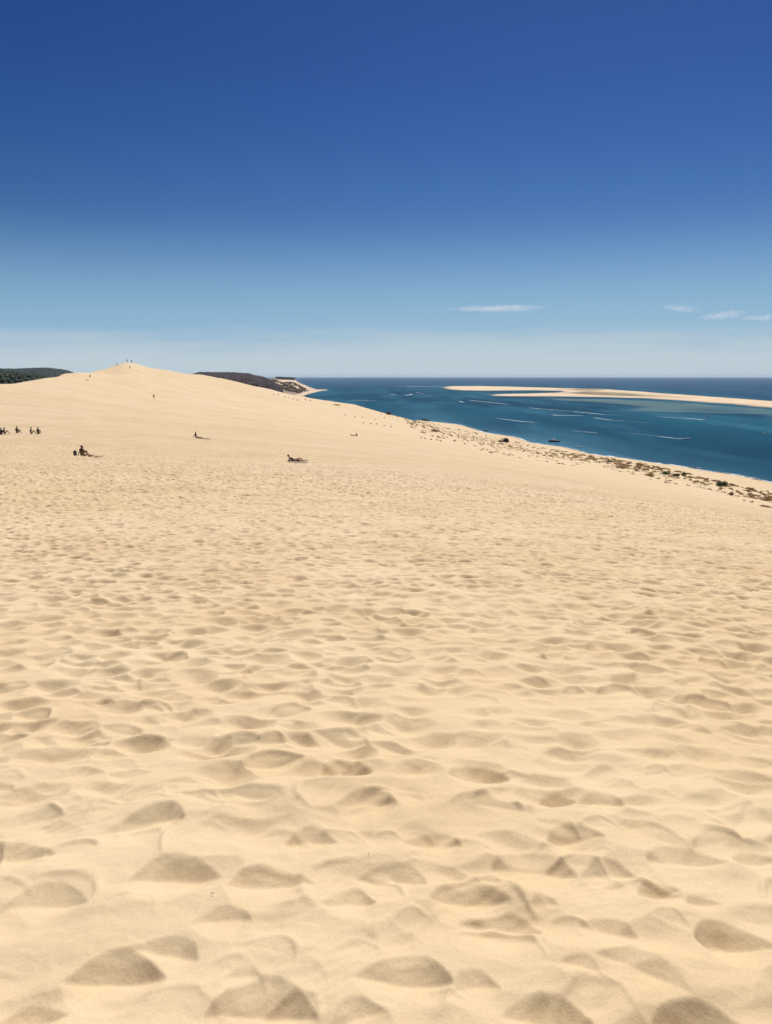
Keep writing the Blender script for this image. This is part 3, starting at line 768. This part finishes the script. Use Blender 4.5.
def person(x, y, pose, rz, label, shirt, shorts, hair=0, skin=0, group=None, bare=False, off=(0, 0)):
    h = hit(x, y)
    if h is None: print('no ground for person', x, y); return
    X, Y, Z, R = h; X += off[0]; Y += off[1]; Z = float(ground(X, Y)[0])
    print('person', x, y, 'range', round(R), 'pose', pose)
    q = POSES[pose]; e = empty('person', (X, Y, Z-.02), math.radians(rz))
    mid = tuple((Vector(q['hed'])*.5+Vector(q['top'])*.5))
    fwd = (Vector((0, .1, 0)) if pose not in ('lie',) else Vector((0, 0, .1)))
    ch = [([q['pel'], q['spi'], q['che'], q['nec'], q['hed'], q['top']], [(.15,.11), (.125,.095), (.16,.11), .058, .085, .07])]
    nose = tuple(Vector(q['hed'])+fwd*1.05)
    for f in (lambda p: p, mir):
        ch.append(([q['pel'], f(q['hip']), f(q['kne']), f(q['ank']), f(q['toe'])], [.15, .088, .058, .040, .030]))
        ch.append(([q['che'], f(q['sho']), f(q['elb']), f(q['wri']), f(q['han'])], [.15, .058, .043, .028, .034]))
        hd = Vector(f(q['han'])); d = (hd-Vector(f(q['wri']))).normalized()
        sd = d.cross(Vector((0, 0, 1)));  sd = sd.normalized() if sd.length > .1 else Vector((1, 0, 0))
        for k, L in enumerate((.062, .075, .070, .055)):
            b = hd+sd*(.024*(k-1.5))
            ch.append(([tuple(hd), tuple(b+d*.04), tuple(b+d*(.04+L)-Vector((0, 0, .008)))], [.034, .010, .008]))
        ch.append(([tuple(hd), tuple(hd-sd*.05+d*.01), tuple(hd-sd*.065+d*.045)], [.034, .011, .009]))
    body = link('body', skin_mesh(ch, 'body'), SKIN[skin], e, True)
    bm = bmesh.new()
    bmesh.ops.create_uvsphere(bm, u_segments=12, v_segments=8, radius=.013, matrix=Matrix.Translation(nose)); 
    for v in bm.verts: pass
    me = bpy.data.meshes.new('nose'); bm.to_mesh(me); bm.free(); link('nose', me, SKIN[skin], e, True)
    for sx_ in (-.032, .032):
        bm = bmesh.new(); side = Vector((sx_, 0, 0)); c = Vector(q['hed'])+fwd*.93+side+(Vector(q['top'])-Vector(q['hed'])).normalized()*.03
        bmesh.ops.create_uvsphere(bm, u_segments=8, v_segments=6, radius=.009, matrix=Matrix.Translation(c))
        me = bpy.data.meshes.new('eye'); bm.to_mesh(me); bm.free(); link('eye', me, HAIRM[0], e)
    # hair cap
    bm = bmesh.new(); up = (Vector(q['top'])-Vector(q['nec'])).normalized()
    c = Vector(mid)-fwd*.18+up*.012
    bmesh.ops.create_uvsphere(bm, u_segments=16, v_segments=10, radius=.105, matrix=Matrix.Translation(c))
    dl = [v for v in bm.verts if (v.co-c).dot(up) < -.045 and (v.co-c).dot(fwd) > -.002]
    bmesh.ops.delete(bm, geom=dl, context='VERTS')
    me = bpy.data.meshes.new('hair'); bm.to_mesh(me); bm.free(); link('hair', me, HAIRM[hair], e, True)
    lerp = lambda a, b, t: tuple(Vector(q[a]).lerp(Vector(q[b]), t))
    sch = [([q['pel'], lerp('pel', 'spi', .5)], [(.17,.13), (.15,.115)])]
    for f in (lambda p: p, mir):
        sch.append(([q['pel'], f(q['hip']), f(lerp('hip', 'kne', .45))], [.17, .108, .092]))
    link('shorts', skin_mesh(sch, 'shorts'), shorts, e, True)
    if not bare:
        sch = [([lerp('pel', 'spi', .35), q['spi'], q['che'], lerp('che', 'nec', .55)], [(.16,.12), (.15,.115), (.18,.13), .085])]
        for f in (lambda p: p, mir):
            sch.append(([q['che'], f(q['sho']), f(lerp('sho', 'elb', .55))], [.17, .078, .066]))
        link('shirt', skin_mesh(sch, 'shirt'), shirt, e, True)
    tag(e, label, 'person', group); return e

black = cloth((.012, .012, .014)); navy = cloth((.02, .03, .06)); darkred = cloth((.25, .04, .03)); olive = cloth((.08, .07, .04)); grey = cloth((.10, .09, .085)); tan = cloth((.14, .08, .045)); white = cloth((.6, .58, .55))

person(81.5, 455.4, 'knees', -95, 'person in brown top sitting knees up beside a black backpack, nearest group', tan, black, 0, 0)
person(86.5, 455.8, 'legs_out', -110, 'person leaning forward close right of the sitter with the black backpack', olive, black, 1, 0, off=(-.12, -.3))
person(1.5, 434.6, 'knees', 60, 'person in black sitting at the very left edge, leftmost of the row', black, black, 0, 0)
person(4.2, 434.2, 'knees', -60, 'person in black hunched beside the leftmost sitter of the row', black, black, 0, 0)
person(17, 433, 'knees', -20, 'lone small person sitting between the dark pair and the other two at far left', olive, grey, 1, 0)
person(31, 434, 'knees', -70, 'person sitting knees up, left one of the two side by side in the far-left row', black, olive, 0, 0)
person(38.2, 433.9, 'knees', 0, 'person sitting with back turned, rightmost of the far-left row', olive, grey, 0, 0)
person(196.5, 438.0, 'legs_out', -100, 'lone person sitting with legs stretched right, in mid slope', black, tan, 0, 0)
person(295, 461.0, 'recline', -88, 'dark person half sitting up in the nearer pair right of centre slope', black, black, 0, 0)
person(297, 461.2, 'lie', -84, 'person lying flat beside the half-sitting dark one, nearer pair', black, black, 0, 0)
person(353, 436.0, 'recline', -80, 'dark reclining person, left of the pair below the rows of grass tufts', black, black, 0, 0)
person(357, 436.2, 'knees', 70, 'dark sitting person, right of the pair below the rows of grass tufts', black, grey, 0, 0)
person(154, 399.3, 'stand', 20, 'lone person standing on the open slope below the summit', grey, black, 0, 0)
person(117, 366.4, 'stand', -40, 'person walking up the left flank of the summit', black, navy, 0, 0)
person(127.2, 362.6, 'stand', 0, 'left one of the two people standing on the summit', navy, black, 0, 0)
person(131.5, 363.2, 'stand', 30, 'right one of the two people standing on the summit', black, grey, 0, 0)
person(130, 368.0, 'knees', 180, 'person in red sitting just under the summit', darkred, black, 1, 1)
person(86.3, 380.5, 'lie', 90, 'pale sunbather lying on the slope left of the summit, lower of two', white, navy, 1, 1)
person(90.2, 377.0, 'knees', 180, 'person sitting on the slope left of the summit, upper of two', olive, grey, 1, 0)
person(74, 371.0, 'knees', 0, 'tiny person sitting on the ridge at the edge of the far woods, left one', grey, navy, 0, 0)
person(77.5, 370.7, 'knees', 0, 'tiny person sitting on the ridge at the edge of the far woods, right one', black, grey, 0, 0)

# things the people brought
def rounded(bm, c, s, bev, seg=2):
    r = bmesh.ops.create_cube(bm, size=1, matrix=Matrix.Translation(c) @ Matrix.Diagonal((*s, 1)))
    es = list({e for v in r['verts'] for e in v.link_edges})
    bmesh.ops.bevel(bm, geom=es, offset=bev, segments=seg, affect='EDGES')
def piece(name, fn, mat, parent, smooth=True):
    bm = bmesh.new(); fn(bm); me = bpy.data.meshes.new(name); bm.to_mesh(me); bm.free()
    return link(name, me, mat, parent, smooth)
def tube(bm, pts, r, seg=6):
    for a, b in zip(pts, pts[1:]):
        a, b = Vector(a), Vector(b); d = b-a
        bmesh.ops.create_cone(bm, segments=seg, radius1=r, radius2=r, depth=d.length, cap_ends=True,
                              matrix=Matrix.Translation((a+b)/2) @ d.to_track_quat('Z', 'Y').to_matrix().to_4x4())
def backpack(x, y, label, s=1.0):
    h = hit(x, y); e = empty('backpack', (h[0], h[1], h[2]-.02), .4)
    piece('bag_body', lambda bm: rounded(bm, (0, 0, .25*s), (.30*s, .19*s, .50*s), .07*s, 3), black, e)
    piece('front_pocket', lambda bm: rounded(bm, (0, -.12*s, .17*s), (.23*s, .09*s, .24*s), .035*s), grey, e)
    piece('handle', lambda bm: tube(bm, [(-.05*s, 0, .49*s), (-.04*s, 0, .54*s), (.04*s, 0, .54*s), (.05*s, 0, .49*s)], .012*s), black, e)
    for sx_ in (-.08, .08):
        piece('strap', lambda bm: tube(bm, [(sx_*s, .09*s, .44*s), (sx_*s, .15*s, .34*s), (sx_*s, .14*s, .18*s), (sx_*s, .09*s, .08*s)], .018*s), black, e)
    tag(e, label, 'backpack')
backpack(75.2, 455.5, 'black backpack standing on the sand just left of the nearest sitters', 1.0)
backpack(-.5, 435.2, 'black backpack at the left edge in front of the pair in black', .9)
def shoe_pair(x, y, label):
    h = hit(x, y); e = empty('flip_flops', (h[0], h[1], h[2]), .8)
    for sx_ in (-.09, .09):
        def f(bm, sx_=sx_):
            r = bmesh.ops.create_cone(bm, segments=14, radius1=.5, radius2=.5, depth=1, cap_ends=True, matrix=Matrix.Translation((sx_, 0, .03)) @ Matrix.Diagonal((.11, .29, .035, 1)))
        s_ = piece('sole', f, black, e); piece('thong', lambda bm: tube(bm, [(sx_-.045, -.02, .045), (sx_, .08, .075), (sx_+.045, -.02, .045)], .008), tan, s_)
    tag(e, label, 'sandals')
shoe_pair(90, 456.6, 'dark flip flops lying just right of the nearest sitters')
def towel(x, y, label, c, w=.5, l=1.2, rz=1.2):
    h = hit(x, y); n, k = 14, 22
    gx, gy = np.meshgrid(np.linspace(-w/2, w/2, n), np.linspace(-l/2, l/2, k))
    e_c, e_s = math.cos(rz), math.sin(rz); X = h[0]+gx*e_c-gy*e_s; Y = h[1]+gx*e_s+gy*e_c
    Z = ground(X.ravel(), Y.ravel(), False).reshape(X.shape)+.06+.02*noise(X*7, Y*7, 3)
    V = np.stack([X-h[0], Y-h[1], Z-h[2]], -1).reshape(-1, 3); Q = grid_faces(k, n)
    me = mesh_np('beach_towel', V, Q); o = link('beach_towel', me, c); o.location = (h[0], h[1], h[2])
    sm = o.modifiers.new('t', 'SOLIDIFY'); sm.thickness = .02
    tag(o, label, 'towel')
towel(97.5, 457.0, 'small brown towel on the sand, farthest right of the nearest group', tan, .5, .9)
towel(203, 438.8, 'brown towel under the legs of the lone sitter in mid slope', tan, .8, 2.2, 1.45)
towel(298, 462.6, 'grey towel under the nearer pair right of centre slope', grey, .7, 1.9, 1.3)
def driftwood(x, y, label, L, rz):
    h = hit(x, y, 1.2); o = piece('twig', lambda bm: tube(bm, [(-L/2, 0, .004), (-L*.1, L*.12, .012), (L/2, 0, .006)], L*.08), WOODM, None)
    o.location = (h[0], h[1], h[2]); o.rotation_euler = (0, 0, rz); tag(o, label, 'twig')
driftwood(212.5, 897.5, 'tiny dark twig lying on the smooth sand at lower left', .012, .2)
driftwood(369, 855, 'tiny dark speck of wood in the hollow at lower centre', .008, 1.2)

# ------------------------------------------------------------------ boats
HULL_W = simple('white_gelcoat', (.75, .76, .76), .25, .04); HULL_D = simple('dark_hull_paint', (.02, .028, .035), .3, .1)
GLASSM = simple('dark_window', (.02, .03, .035), .1, .1); METAL = simple('mast_metal', (.5, .5, .5), .4, .1); SAILM = simple('sail_cloth', (.78, .78, .76), .8, .04)
DECKM = simple('deck', (.55, .5, .42), .7, .1)
def hull_mesh(L, B, H):
    ns, nk = 15, 9; V = []
    for i in range(ns):
        t = i/(ns-1); y = -L/2+L*t
        w = B/2*(.86 if t < .1 else 1)*math.sqrt(max(0, 1-max(0, (t-.35)/.65)**2.3)) if t < 1 else .0
        w = max(w, .02); sheer = H*(1+.28*t*t); keel = -.30*H*(1-.9*max(0, (t-.6)/.4)**2)
        for k in range(nk):
            a = -1+2*k/(nk-1); q = abs(a)
            V.append((w*math.copysign(min(1, q*1.35)**.75 if q else 0, a), y, keel+(sheer-keel)*max(0, q)**1.9))
    V = np.array(V); Q = grid_faces(ns, nk)
    me = bpy.data.meshes.new('hull')
    fs = [tuple(int(x) for x in q) for q in Q]; fs.append(tuple(range(nk)))
    for i in range(ns-1): fs.append((i*nk, i*nk+nk-1, (i+1)*nk+nk-1, (i+1)*nk))
    me.from_pydata([tuple(v) for v in V], [], fs); me.update()
    bm = bmesh.new(); bm.from_mesh(me); bmesh.ops.recalc_face_normals(bm, faces=bm.faces); bm.to_mesh(me); bm.free()
    return me
def boat(x, y, L, head, label, hull=HULL_W, kind='motorboat', group='boats on the water', mast=0):
    P = on_sea(x, y); e = empty(kind, (P[0], P[1], SEA), head)
    B = L*.32; H = L*.13
    link('hull', hull_mesh(L, B, H), hull, e)
    piece('rub_rail', lambda bm: [tube(bm, [(s*B*.42, -L*.48, H*1.03), (s*B*.5, -L*.1, H*1.06), (s*B*.40, L*.25, H*1.2), (0, L*.5, H*1.32)], L*.008) for s in (-1, 1)], METAL, e)
    if kind == 'motorboat':
        cb = piece('cabin', lambda bm: rounded(bm, (0, L*.03, H*1.05+L*.06), (B*.62, L*.34, L*.12), L*.02), HULL_W, e)
        piece('window', lambda bm: rounded(bm, (0, L*.03, H*1.05+L*.085), (B*.63, L*.28, L*.04), L*.008), GLASSM, cb)
        piece('outboard_motor', lambda bm: (rounded(bm, (0, -L*.52, H*1.1), (L*.05, L*.06, L*.09), L*.012), tube(bm, [(0, -L*.52, H*.9), (0, -L*.53, -H*.3)], L*.012)), black, e)
        if mast: piece('mast', lambda bm: tube(bm, [(0, L*.05, H), (0, L*.03, mast)], L*.006), METAL, e)
    else:
        piece('cabin', lambda bm: rounded(bm, (0, L*.05, H*1.1+L*.02), (B*.45, L*.35, L*.06), L*.015), HULL_W, e)
        piece('mast', lambda bm: tube(bm, [(0, L*.08, H), (0, L*.06, mast)], L*.008), METAL, e)
        piece('boom', lambda bm: tube(bm, [(0, L*.07, H*1.9), (0, -L*.38, H*1.9)], L*.007), METAL, e)
        def sail(bm, y0, y1, top, z0, bulge):
            g = []
            for i in range(7):
                t = i/6; row = []
                for k in range(5):
                    s = k/4; row.append(bm.verts.new((bulge*math.sin(math.pi*s)*(1-t)*L*.05+.02, y0+(y1-y0)*s*(1-t), z0+(top-z0)*t)))
                g.append(row)
            for i in range(6):
                for k in range(4): bm.faces.new((g[i][k], g[i][k+1], g[i+1][k+1], g[i+1][k]))
        if hull != HULL_D or True:
            for nm, y0, y1, z0, tp in (('mainsail', L*.06, -L*.36, H*2.0, mast*.97), ('jib', L*.10, L*.48, H*1.5, mast*.85)):
                s = piece(nm, lambda bm: sail(bm, y0, y1, tp, z0, 1), SAILM, e); s.modifiers.new('t', 'SOLIDIFY').thickness = .03
    tag(e, label, kind if kind != 'motorboat' else 'boat', group); return e
def head(x0, y0, x1, y1):
    a, b = on_sea(x0, y0), on_sea(x1, y1); d = b-a
    return math.atan2(-d[0], d[1])
boat(554, 442.0, 12.0, math.radians(80), 'largest boat, dark hull and white cabin, moored off the beach', HULL_D, mast=6.5)
boat(485.5, 431.0, 7.0, math.radians(75), 'small dark boat moored close to the beach, left of the largest boat', HULL_D)
boat(578.5, 447.8, 4.8, math.radians(85), 'small pale boat right of and nearer than the largest boat', HULL_W)
boat(693, 467.8, 3.8, math.radians(60), 'small dark boat at the water edge of the right-hand beach', HULL_D)
boat(699, 468.9, 4.5, math.radians(85), 'low white boat touching the dark one at the water edge', HULL_W)
boat(756, 480.4, 5.4, math.radians(80), 'white boat closest to the right edge, just off the beach', HULL_W)
boat(707.8, 416.8, 7.5, math.radians(-70), 'white sailboat under sail off the shoal at right', HULL_W, 'sailboat', mast=10)
boat(397.6, 391.0, 13, math.radians(30), 'distant sailboat near the left tip of the surf line', HULL_W, 'sailboat', mast=20)
boat(445, 391.3, 11, math.radians(70), 'tiny distant white boat under the left tip of the sandbank', HULL_W)
boat(493.3, 398.9, 10, math.radians(70), 'tiny white boat just below the second sand spit', HULL_W)
boat(763.6, 433.6, 5, math.radians(80), 'faint white boat near the right edge in open channel', HULL_W)

def foam_material():
    m, nt, b = new_mat('foam')
    b.inputs['Base Color'].default_value = (.80, .84, .86, 1); b.inputs['Roughness'].default_value = .8
    P = N(nt, 'ShaderNodeTexCoord').outputs['Object']
    at = nt.nodes.new('ShaderNodeAttribute'); at.attribute_name = 'foam'
    n = noise_n(nt, P, .075, 4., .7)
    f = math_n(nt, 'MULTIPLY', at.outputs['Fac'], mapr(nt, n, .38, .54, .35, 2.4))
    f = math_n(nt, 'MINIMUM', f, 1.)
    nt.links.new(f, b.inputs['Alpha'])
    return m
FOAM = foam_material()
def ribbon(pts, name, label, group, cat='wake', lift=.12, kind=None):
    """pts: (x, y, half width px, strength) along the wake, laid on the water"""
    rows = []; A = []
    P = [on_sea(p[0], p[1]) for p in pts]
    for k in range(len(pts)-1):
        for s in np.linspace(0, 1, 14, endpoint=(k == len(pts)-2)):
            q = P[k]*(1-s)+P[k+1]*s; R = np.hypot(*q)
            w = (pts[k][2]*(1-s)+pts[k+1][2]*s); st = pts[k][3]*(1-s)+pts[k+1][3]*s
            rows.append((q, w*R/F, st, R))
    d = P[-1]-P[0]; nrm = np.array([-d[1], d[0]])/np.hypot(*d)
    # widths are seen nearly edge on: stretch by the grazing view
    V = []; A = []
    for q, w, st, R in rows:
        r = q/np.hypot(*q); across = abs(nrm @ r)*(EYE-SEA)/R+abs(nrm @ np.array([r[1], -r[0]]))
        hw = w/max(across, .02)
        for c in np.linspace(-1, 1, 7):
            p = q+nrm*hw*c; V.append((p[0], p[1], SEA+lift)); A.append(min(1, st*1.9)*(1-abs(c))**.6)
    V = np.array(V); n = len(rows)
    c = V.mean(0); c[2] = SEA
    me = mesh_np(name, V-c, grid_faces(n, 7)); attr(me, 'foam', np.array(A))
    o = link(name, me, FOAM); o.location = c; tag(o, label, cat, group, kind); return o
WAKES = [
 ([(463.5,402.4,.9,1),(459,401.2,.5,.3)], 'short bright wake left of the longer one, below the left sandbank tip'),
 ([(469,400.3,.8,1),(482,401.6,.6,.8),(496,403,.7,.8),(512,404.9,.4,.08)], 'long broken wake below the left end of the second sand spit'),
 ([(530,407.9,.8,1),(541,408.9,.6,.8),(553,409.8,.5,.6),(572,411.4,.4,.3)], 'bright wake in mid channel, straight above the largest boat'),
 ([(573,411.6,.9,1),(588,412.9,.8,.9),(604,414.6,.6,.6),(625,415.5,.5,.08)], 'long bright wake right of the one above the largest boat'),
 ([(551,415.0,.8,1),(560,415.3,.5,.5),(583,415.8,.4,.25)], 'short wake with a bright head under the mid channel wakes'),
 ([(594,417.9,.8,1),(603,419,.7,.7),(613,420.2,.5,.3),(650,423,.4,.12)], 'wake below and right of the long bright wake'),
 ([(536,422.4,.9,1),(524,421.8,.9,.9),(511,420.2,.6,.6),(494,417.8,.4,.2)], 'wide wake left of the largest boat, bright at its right end'),
 ([(598,433.2,.5,.35),(572,430.7,.5,.25)], 'faint streak of wake right of the largest boat'),
 ([(704,419.7,.8,1),(692,418.8,.8,.9),(680,418.0,.6,.5),(655,416.6,.5,.1)], 'long wake trailing left just under the sailboat'),
 ([(686,438.8,.8,.9),(675,438.3,.8,.7),(655,436.1,.4,.15),(620,432,.4,.08)], 'short bright wake at mid right above the beach'),
 ([(351,400.2,.6,.6),(362,400.4,.8,.9),(376,400.9,.4,.3)], 'wake close to the dune skyline, leftmost on the water'),
 ([(390,394.4,.7,.8),(396,395,.8,1)], 'short wake right under the distant sailboat'),
 ([(405,395.4,.7,.8),(409,394.9,.9,1),(412.5,394.0,.6,.8)], 'second short bright wake right of the distant sailboat'),
 ([(416,392.2,.6,.8),(419,392.6,.6,.6)], 'tiny uppermost wake of the cluster right of the distant sailboat'),
 ([(419.5,393.9,.8,.9),(424.5,393.7,.9,1)], 'short bright wake at the right of the wake cluster'),
 ([(425,395.4,.4,.4),(432,395.5,.5,.4)], 'faint last dash of foam right of the wake cluster'),
]
for i, (p, lab) in enumerate(WAKES):
    ribbon(p, 'boat_wake', lab, 'boat wakes on the channel')
hd = [(463.3,402.3,0,'leftmost short bright wake below the left sandbank tip'),(469,400.3,1,'long broken wake below the second sand spit'),(530,407.8,2,'mid channel wake above the largest boat'),
      (573,411.5,3,'long bright wake right of mid channel'),(551,414.9,4,'short wake under the mid channel wakes'),(594,417.9,5,'wake below the long bright one'),
      (537,422.5,6,'wide wake left of the largest boat'),(705,419.8,8,'long wake just under the sailboat'),(687.5,438.9,9,'short bright wake at mid right')]
for x, y, k, lab in hd:
    p = WAKES[k][0]; boat(x, y+.2, 6.5, head(p[1][0], p[1][1], p[0][0], p[0][1]), 'small motorboat leading the '+lab, HULL_W)
ribbon([(392,385.9,.6,.8),(405,386.1,1.3,1),(425,386.5,1.4,1),(449,387.1,1.4,1)], 'surf_line', 'thin white line of surf reaching left from the tip of the sandbank', None, 'surf')
# gentle surf along the beach
def surf():
    xs = np.array([425,440,490,540,600,650,700,772,860]); rs_ = []
    V, A = [], []; ph = np.linspace(look(430, 420)[0], look(900, 500)[0], 500)
    for p in ph:
        R = np.exp(np.linspace(math.log(250), math.log(1500), 900)); z = macro(R*math.sin(p), R*math.cos(p))
        k = np.nonzero((z < SEA) & (R > 300))[0]
        r = R[k[0]] if len(k) else 1500
        rs_.append(r)
    rs_ = np.array(rs_)
    for p, r in zip(ph, rs_):
        q = 1.2*float(noise(np.array([p*140.]), np.array([0.]), 3)[0])
        for c, a in ((-3.0, 0), (-.5, .35), (1.0, .5), (3.2, .12), (7., 0)):
            R = r+(c+q)*r/500; V.append((R*math.sin(p), R*math.cos(p), SEA+.06)); A.append(a*max(0, min(1, .55+.9*float(noise(np.array([p*60.]), np.array([c*.2]), 8)[0]))))
    me = mesh_np('surf', np.array(V), grid_faces(len(ph), 5)); attr(me, 'foam', np.array(A))
    tag(link('shore_surf', me, FOAM), kind='structure')
surf()

# ------------------------------------------------------------------ clouds: three thin wisps, real volumes
def cloud_mat(dens):
    m = bpy.data.materials.new('cloud_vapour'); m.use_nodes = True; nt = m.node_tree; nt.nodes.clear()
    out = nt.nodes.new('ShaderNodeOutputMaterial'); pv = nt.nodes.new('ShaderNodeVolumePrincipled')
    nt.links.new(pv.outputs[0], out.inputs['Volume'])
    P = N(nt, 'ShaderNodeTexCoord').outputs['Object']
    ln = nt.nodes.new('ShaderNodeVectorMath'); ln.operation = 'LENGTH'; nt.links.new(P, ln.inputs[0])
    n = noise_n(nt, P, 2.0, 6., .72, ((2.2, 1., .6), (0, .12, 0)), .6)
    f = math_n(nt, 'SUBTRACT', math_n(nt, 'ADD', n, -.20), math_n(nt, 'MULTIPLY', ln.outputs['Value'], .34))
    f = mapr(nt, f, 0., .30, 0., dens)
    nt.links.new(f, pv.inputs['Density']); pv.inputs['Color'].default_value = (.96, .97, 1, 1); pv.inputs['Anisotropy'].default_value = .2
    m.cycles.homogeneous_volume = False
    return m
def cloud(x, y, wpx, hpx, label, tilt=0, dens=.006):
    a, t = look(x, y); R = 20000.; z = EYE-t*R
    me = bpy.data.meshes.new('cloud'); bm = bmesh.new(); bmesh.ops.create_icosphere(bm, subdivisions=3, radius=1); bm.to_mesh(me); bm.free()
    o = link('cloud', me, cloud_mat(dens)); o.location = (R*math.sin(a), R*math.cos(a), z)
    k = R/F/2
    o.scale = (wpx*k*1.25, 500, hpx*k*1.25); o.rotation_euler = (0, math.radians(tilt), -a)
    tag(o, label, 'cloud', 'thin clouds low in the sky')
cloud(497, 308.6, 84, 6, 'long thin white cloud low in the sky above the middle of the sea', 0, .0023)
cloud(680, 308.5, 32, 6, 'small faint cloud, left of the three low clouds at right', 8, .0012)
cloud(722, 315.5, 38, 7, 'brighter tilted cloud in the middle of the three at right', -5, .0015)
cloud(766, 317.5, 44, 5, 'thin cloud at the right edge of the sky', 0, .0014)

# ------------------------------------------------------------------ sea air: one closed box of thin even haze
def haze(dens):
    bm = bmesh.new(); bmesh.ops.create_cube(bm, size=1, matrix=Matrix.Translation((0, 0, -5)) @ Matrix.Diagonal((150000, 150000, 150, 1)))
    me = bpy.data.meshes.new('haze'); bm.to_mesh(me); bm.free()
    m = bpy.data.materials.new('sea_air'); m.use_nodes = True; nt = m.node_tree; nt.nodes.clear()
    o_ = nt.nodes.new('ShaderNodeOutputMaterial'); pv = nt.nodes.new('ShaderNodeVolumePrincipled'); nt.links.new(pv.outputs[0], o_.inputs['Volume'])
    pv.inputs['Color'].default_value = (.72, .86, 1., 1); pv.inputs['Density'].default_value = dens; pv.inputs['Anisotropy'].default_value = 0.
    m.cycles.homogeneous_volume = True
    tag(link('haze', me, m), kind='stuff')
haze(1.7e-5)

# ------------------------------------------------------------------ sky, sun, camera
SUN_AZ, SUN_EL = math.radians(17), math.radians(61)
w = bpy.data.worlds.new('World'); S.world = w; w.use_nodes = True; nt = w.node_tree; nt.nodes.clear()
out = nt.nodes.new('ShaderNodeOutputWorld'); bg = nt.nodes.new('ShaderNodeBackground'); nt.links.new(bg.outputs[0], out.inputs[0])
sky = nt.nodes.new('ShaderNodeTexSky'); sky.sky_type = 'NISHITA'; sky.sun_disc = False
sky.sun_elevation = SUN_EL; sky.sun_rotation = SUN_AZ; sky.altitude = 80; sky.air_density = 1.0; sky.dust_density = .6; sky.ozone_density = 4.
hs = nt.nodes.new('ShaderNodeHueSaturation'); hs.inputs['Saturation'].default_value = 1.25
nt.links.new(sky.outputs[0], hs.inputs['Color'])
gm = nt.nodes.new('ShaderNodeGamma'); gm.inputs['Gamma'].default_value = 2.0; nt.links.new(hs.outputs[0], gm.inputs['Color'])
G = nt.nodes.new('ShaderNodeTexCoord').outputs['Generated']
sp = nt.nodes.new('ShaderNodeSeparateXYZ'); nt.links.new(G, sp.inputs[0])
veil_n = noise_n(nt, G, 3.2, 5., .6, ((1.4, 1.4, 16), (0, 0, 0)), .3)
el = math_n(nt, 'ADD', sp.outputs['Z'], math_n(nt, 'MULTIPLY', math_n(nt, 'SUBTRACT', veil_n, .5), -.050))
mm = nt.nodes.new('ShaderNodeMix'); mm.data_type = 'RGBA'; mm.blend_type = 'MULTIPLY'; mm.inputs['Factor'].default_value = 1.
nt.links.new(gm.outputs[0], mm.inputs['A']); mm.inputs['B'].default_value = (.138, .089, .071, 1)
lowb = mapr(nt, sp.outputs['Z'], .03, .20, .74, 0., True)
c0 = mixc(nt, lowb, mm.outputs['Result'], (2.1, 4.3, 6.8))
veil = mapr(nt, el, .018, .068, .92, 0., True)
c = mixc(nt, veil, c0, (4.7, 5.6, 6.1))
nt.links.new(c, bg.inputs['Color']); bg.inputs['Strength'].default_value = .08

sl = bpy.data.lights.new('sun', 'SUN'); sl.energy = 4.2; sl.angle = math.radians(.53); sl.color = (1, .955, .88)
so = bpy.data.objects.new('sun', sl); col.objects.link(so)
d = Vector((math.sin(SUN_AZ)*math.cos(SUN_EL), math.cos(SUN_AZ)*math.cos(SUN_EL), math.sin(SUN_EL)))
so.rotation_euler = d.to_track_quat('Z', 'Y').to_euler()

cd = bpy.data.cameras.new('camera'); cam = bpy.data.objects.new('camera', cd); col.objects.link(cam)
cd.sensor_fit = 'VERTICAL'; cd.sensor_height = 24; cd.lens = 24*F/1024
cd.clip_start = .05; cd.clip_end = 200000
cam.location = (0, 0, EYE); cam.rotation_euler = (math.pi/2-PITCH, 0, 0); S.camera = cam
S.view_settings.view_transform = 'Standard'; S.view_settings.look = 'None'; S.view_settings.gamma = 1
S.view_settings.use_curve_mapping = False; S.view_settings.exposure = 0.48
S.cycles.volume_bounces = 4; S.cycles.volume_step_rate = 1.0; S.cycles.volume_max_steps = 64; S.cycles.max_bounces = 6; S.cycles.transparent_max_bounces = 12
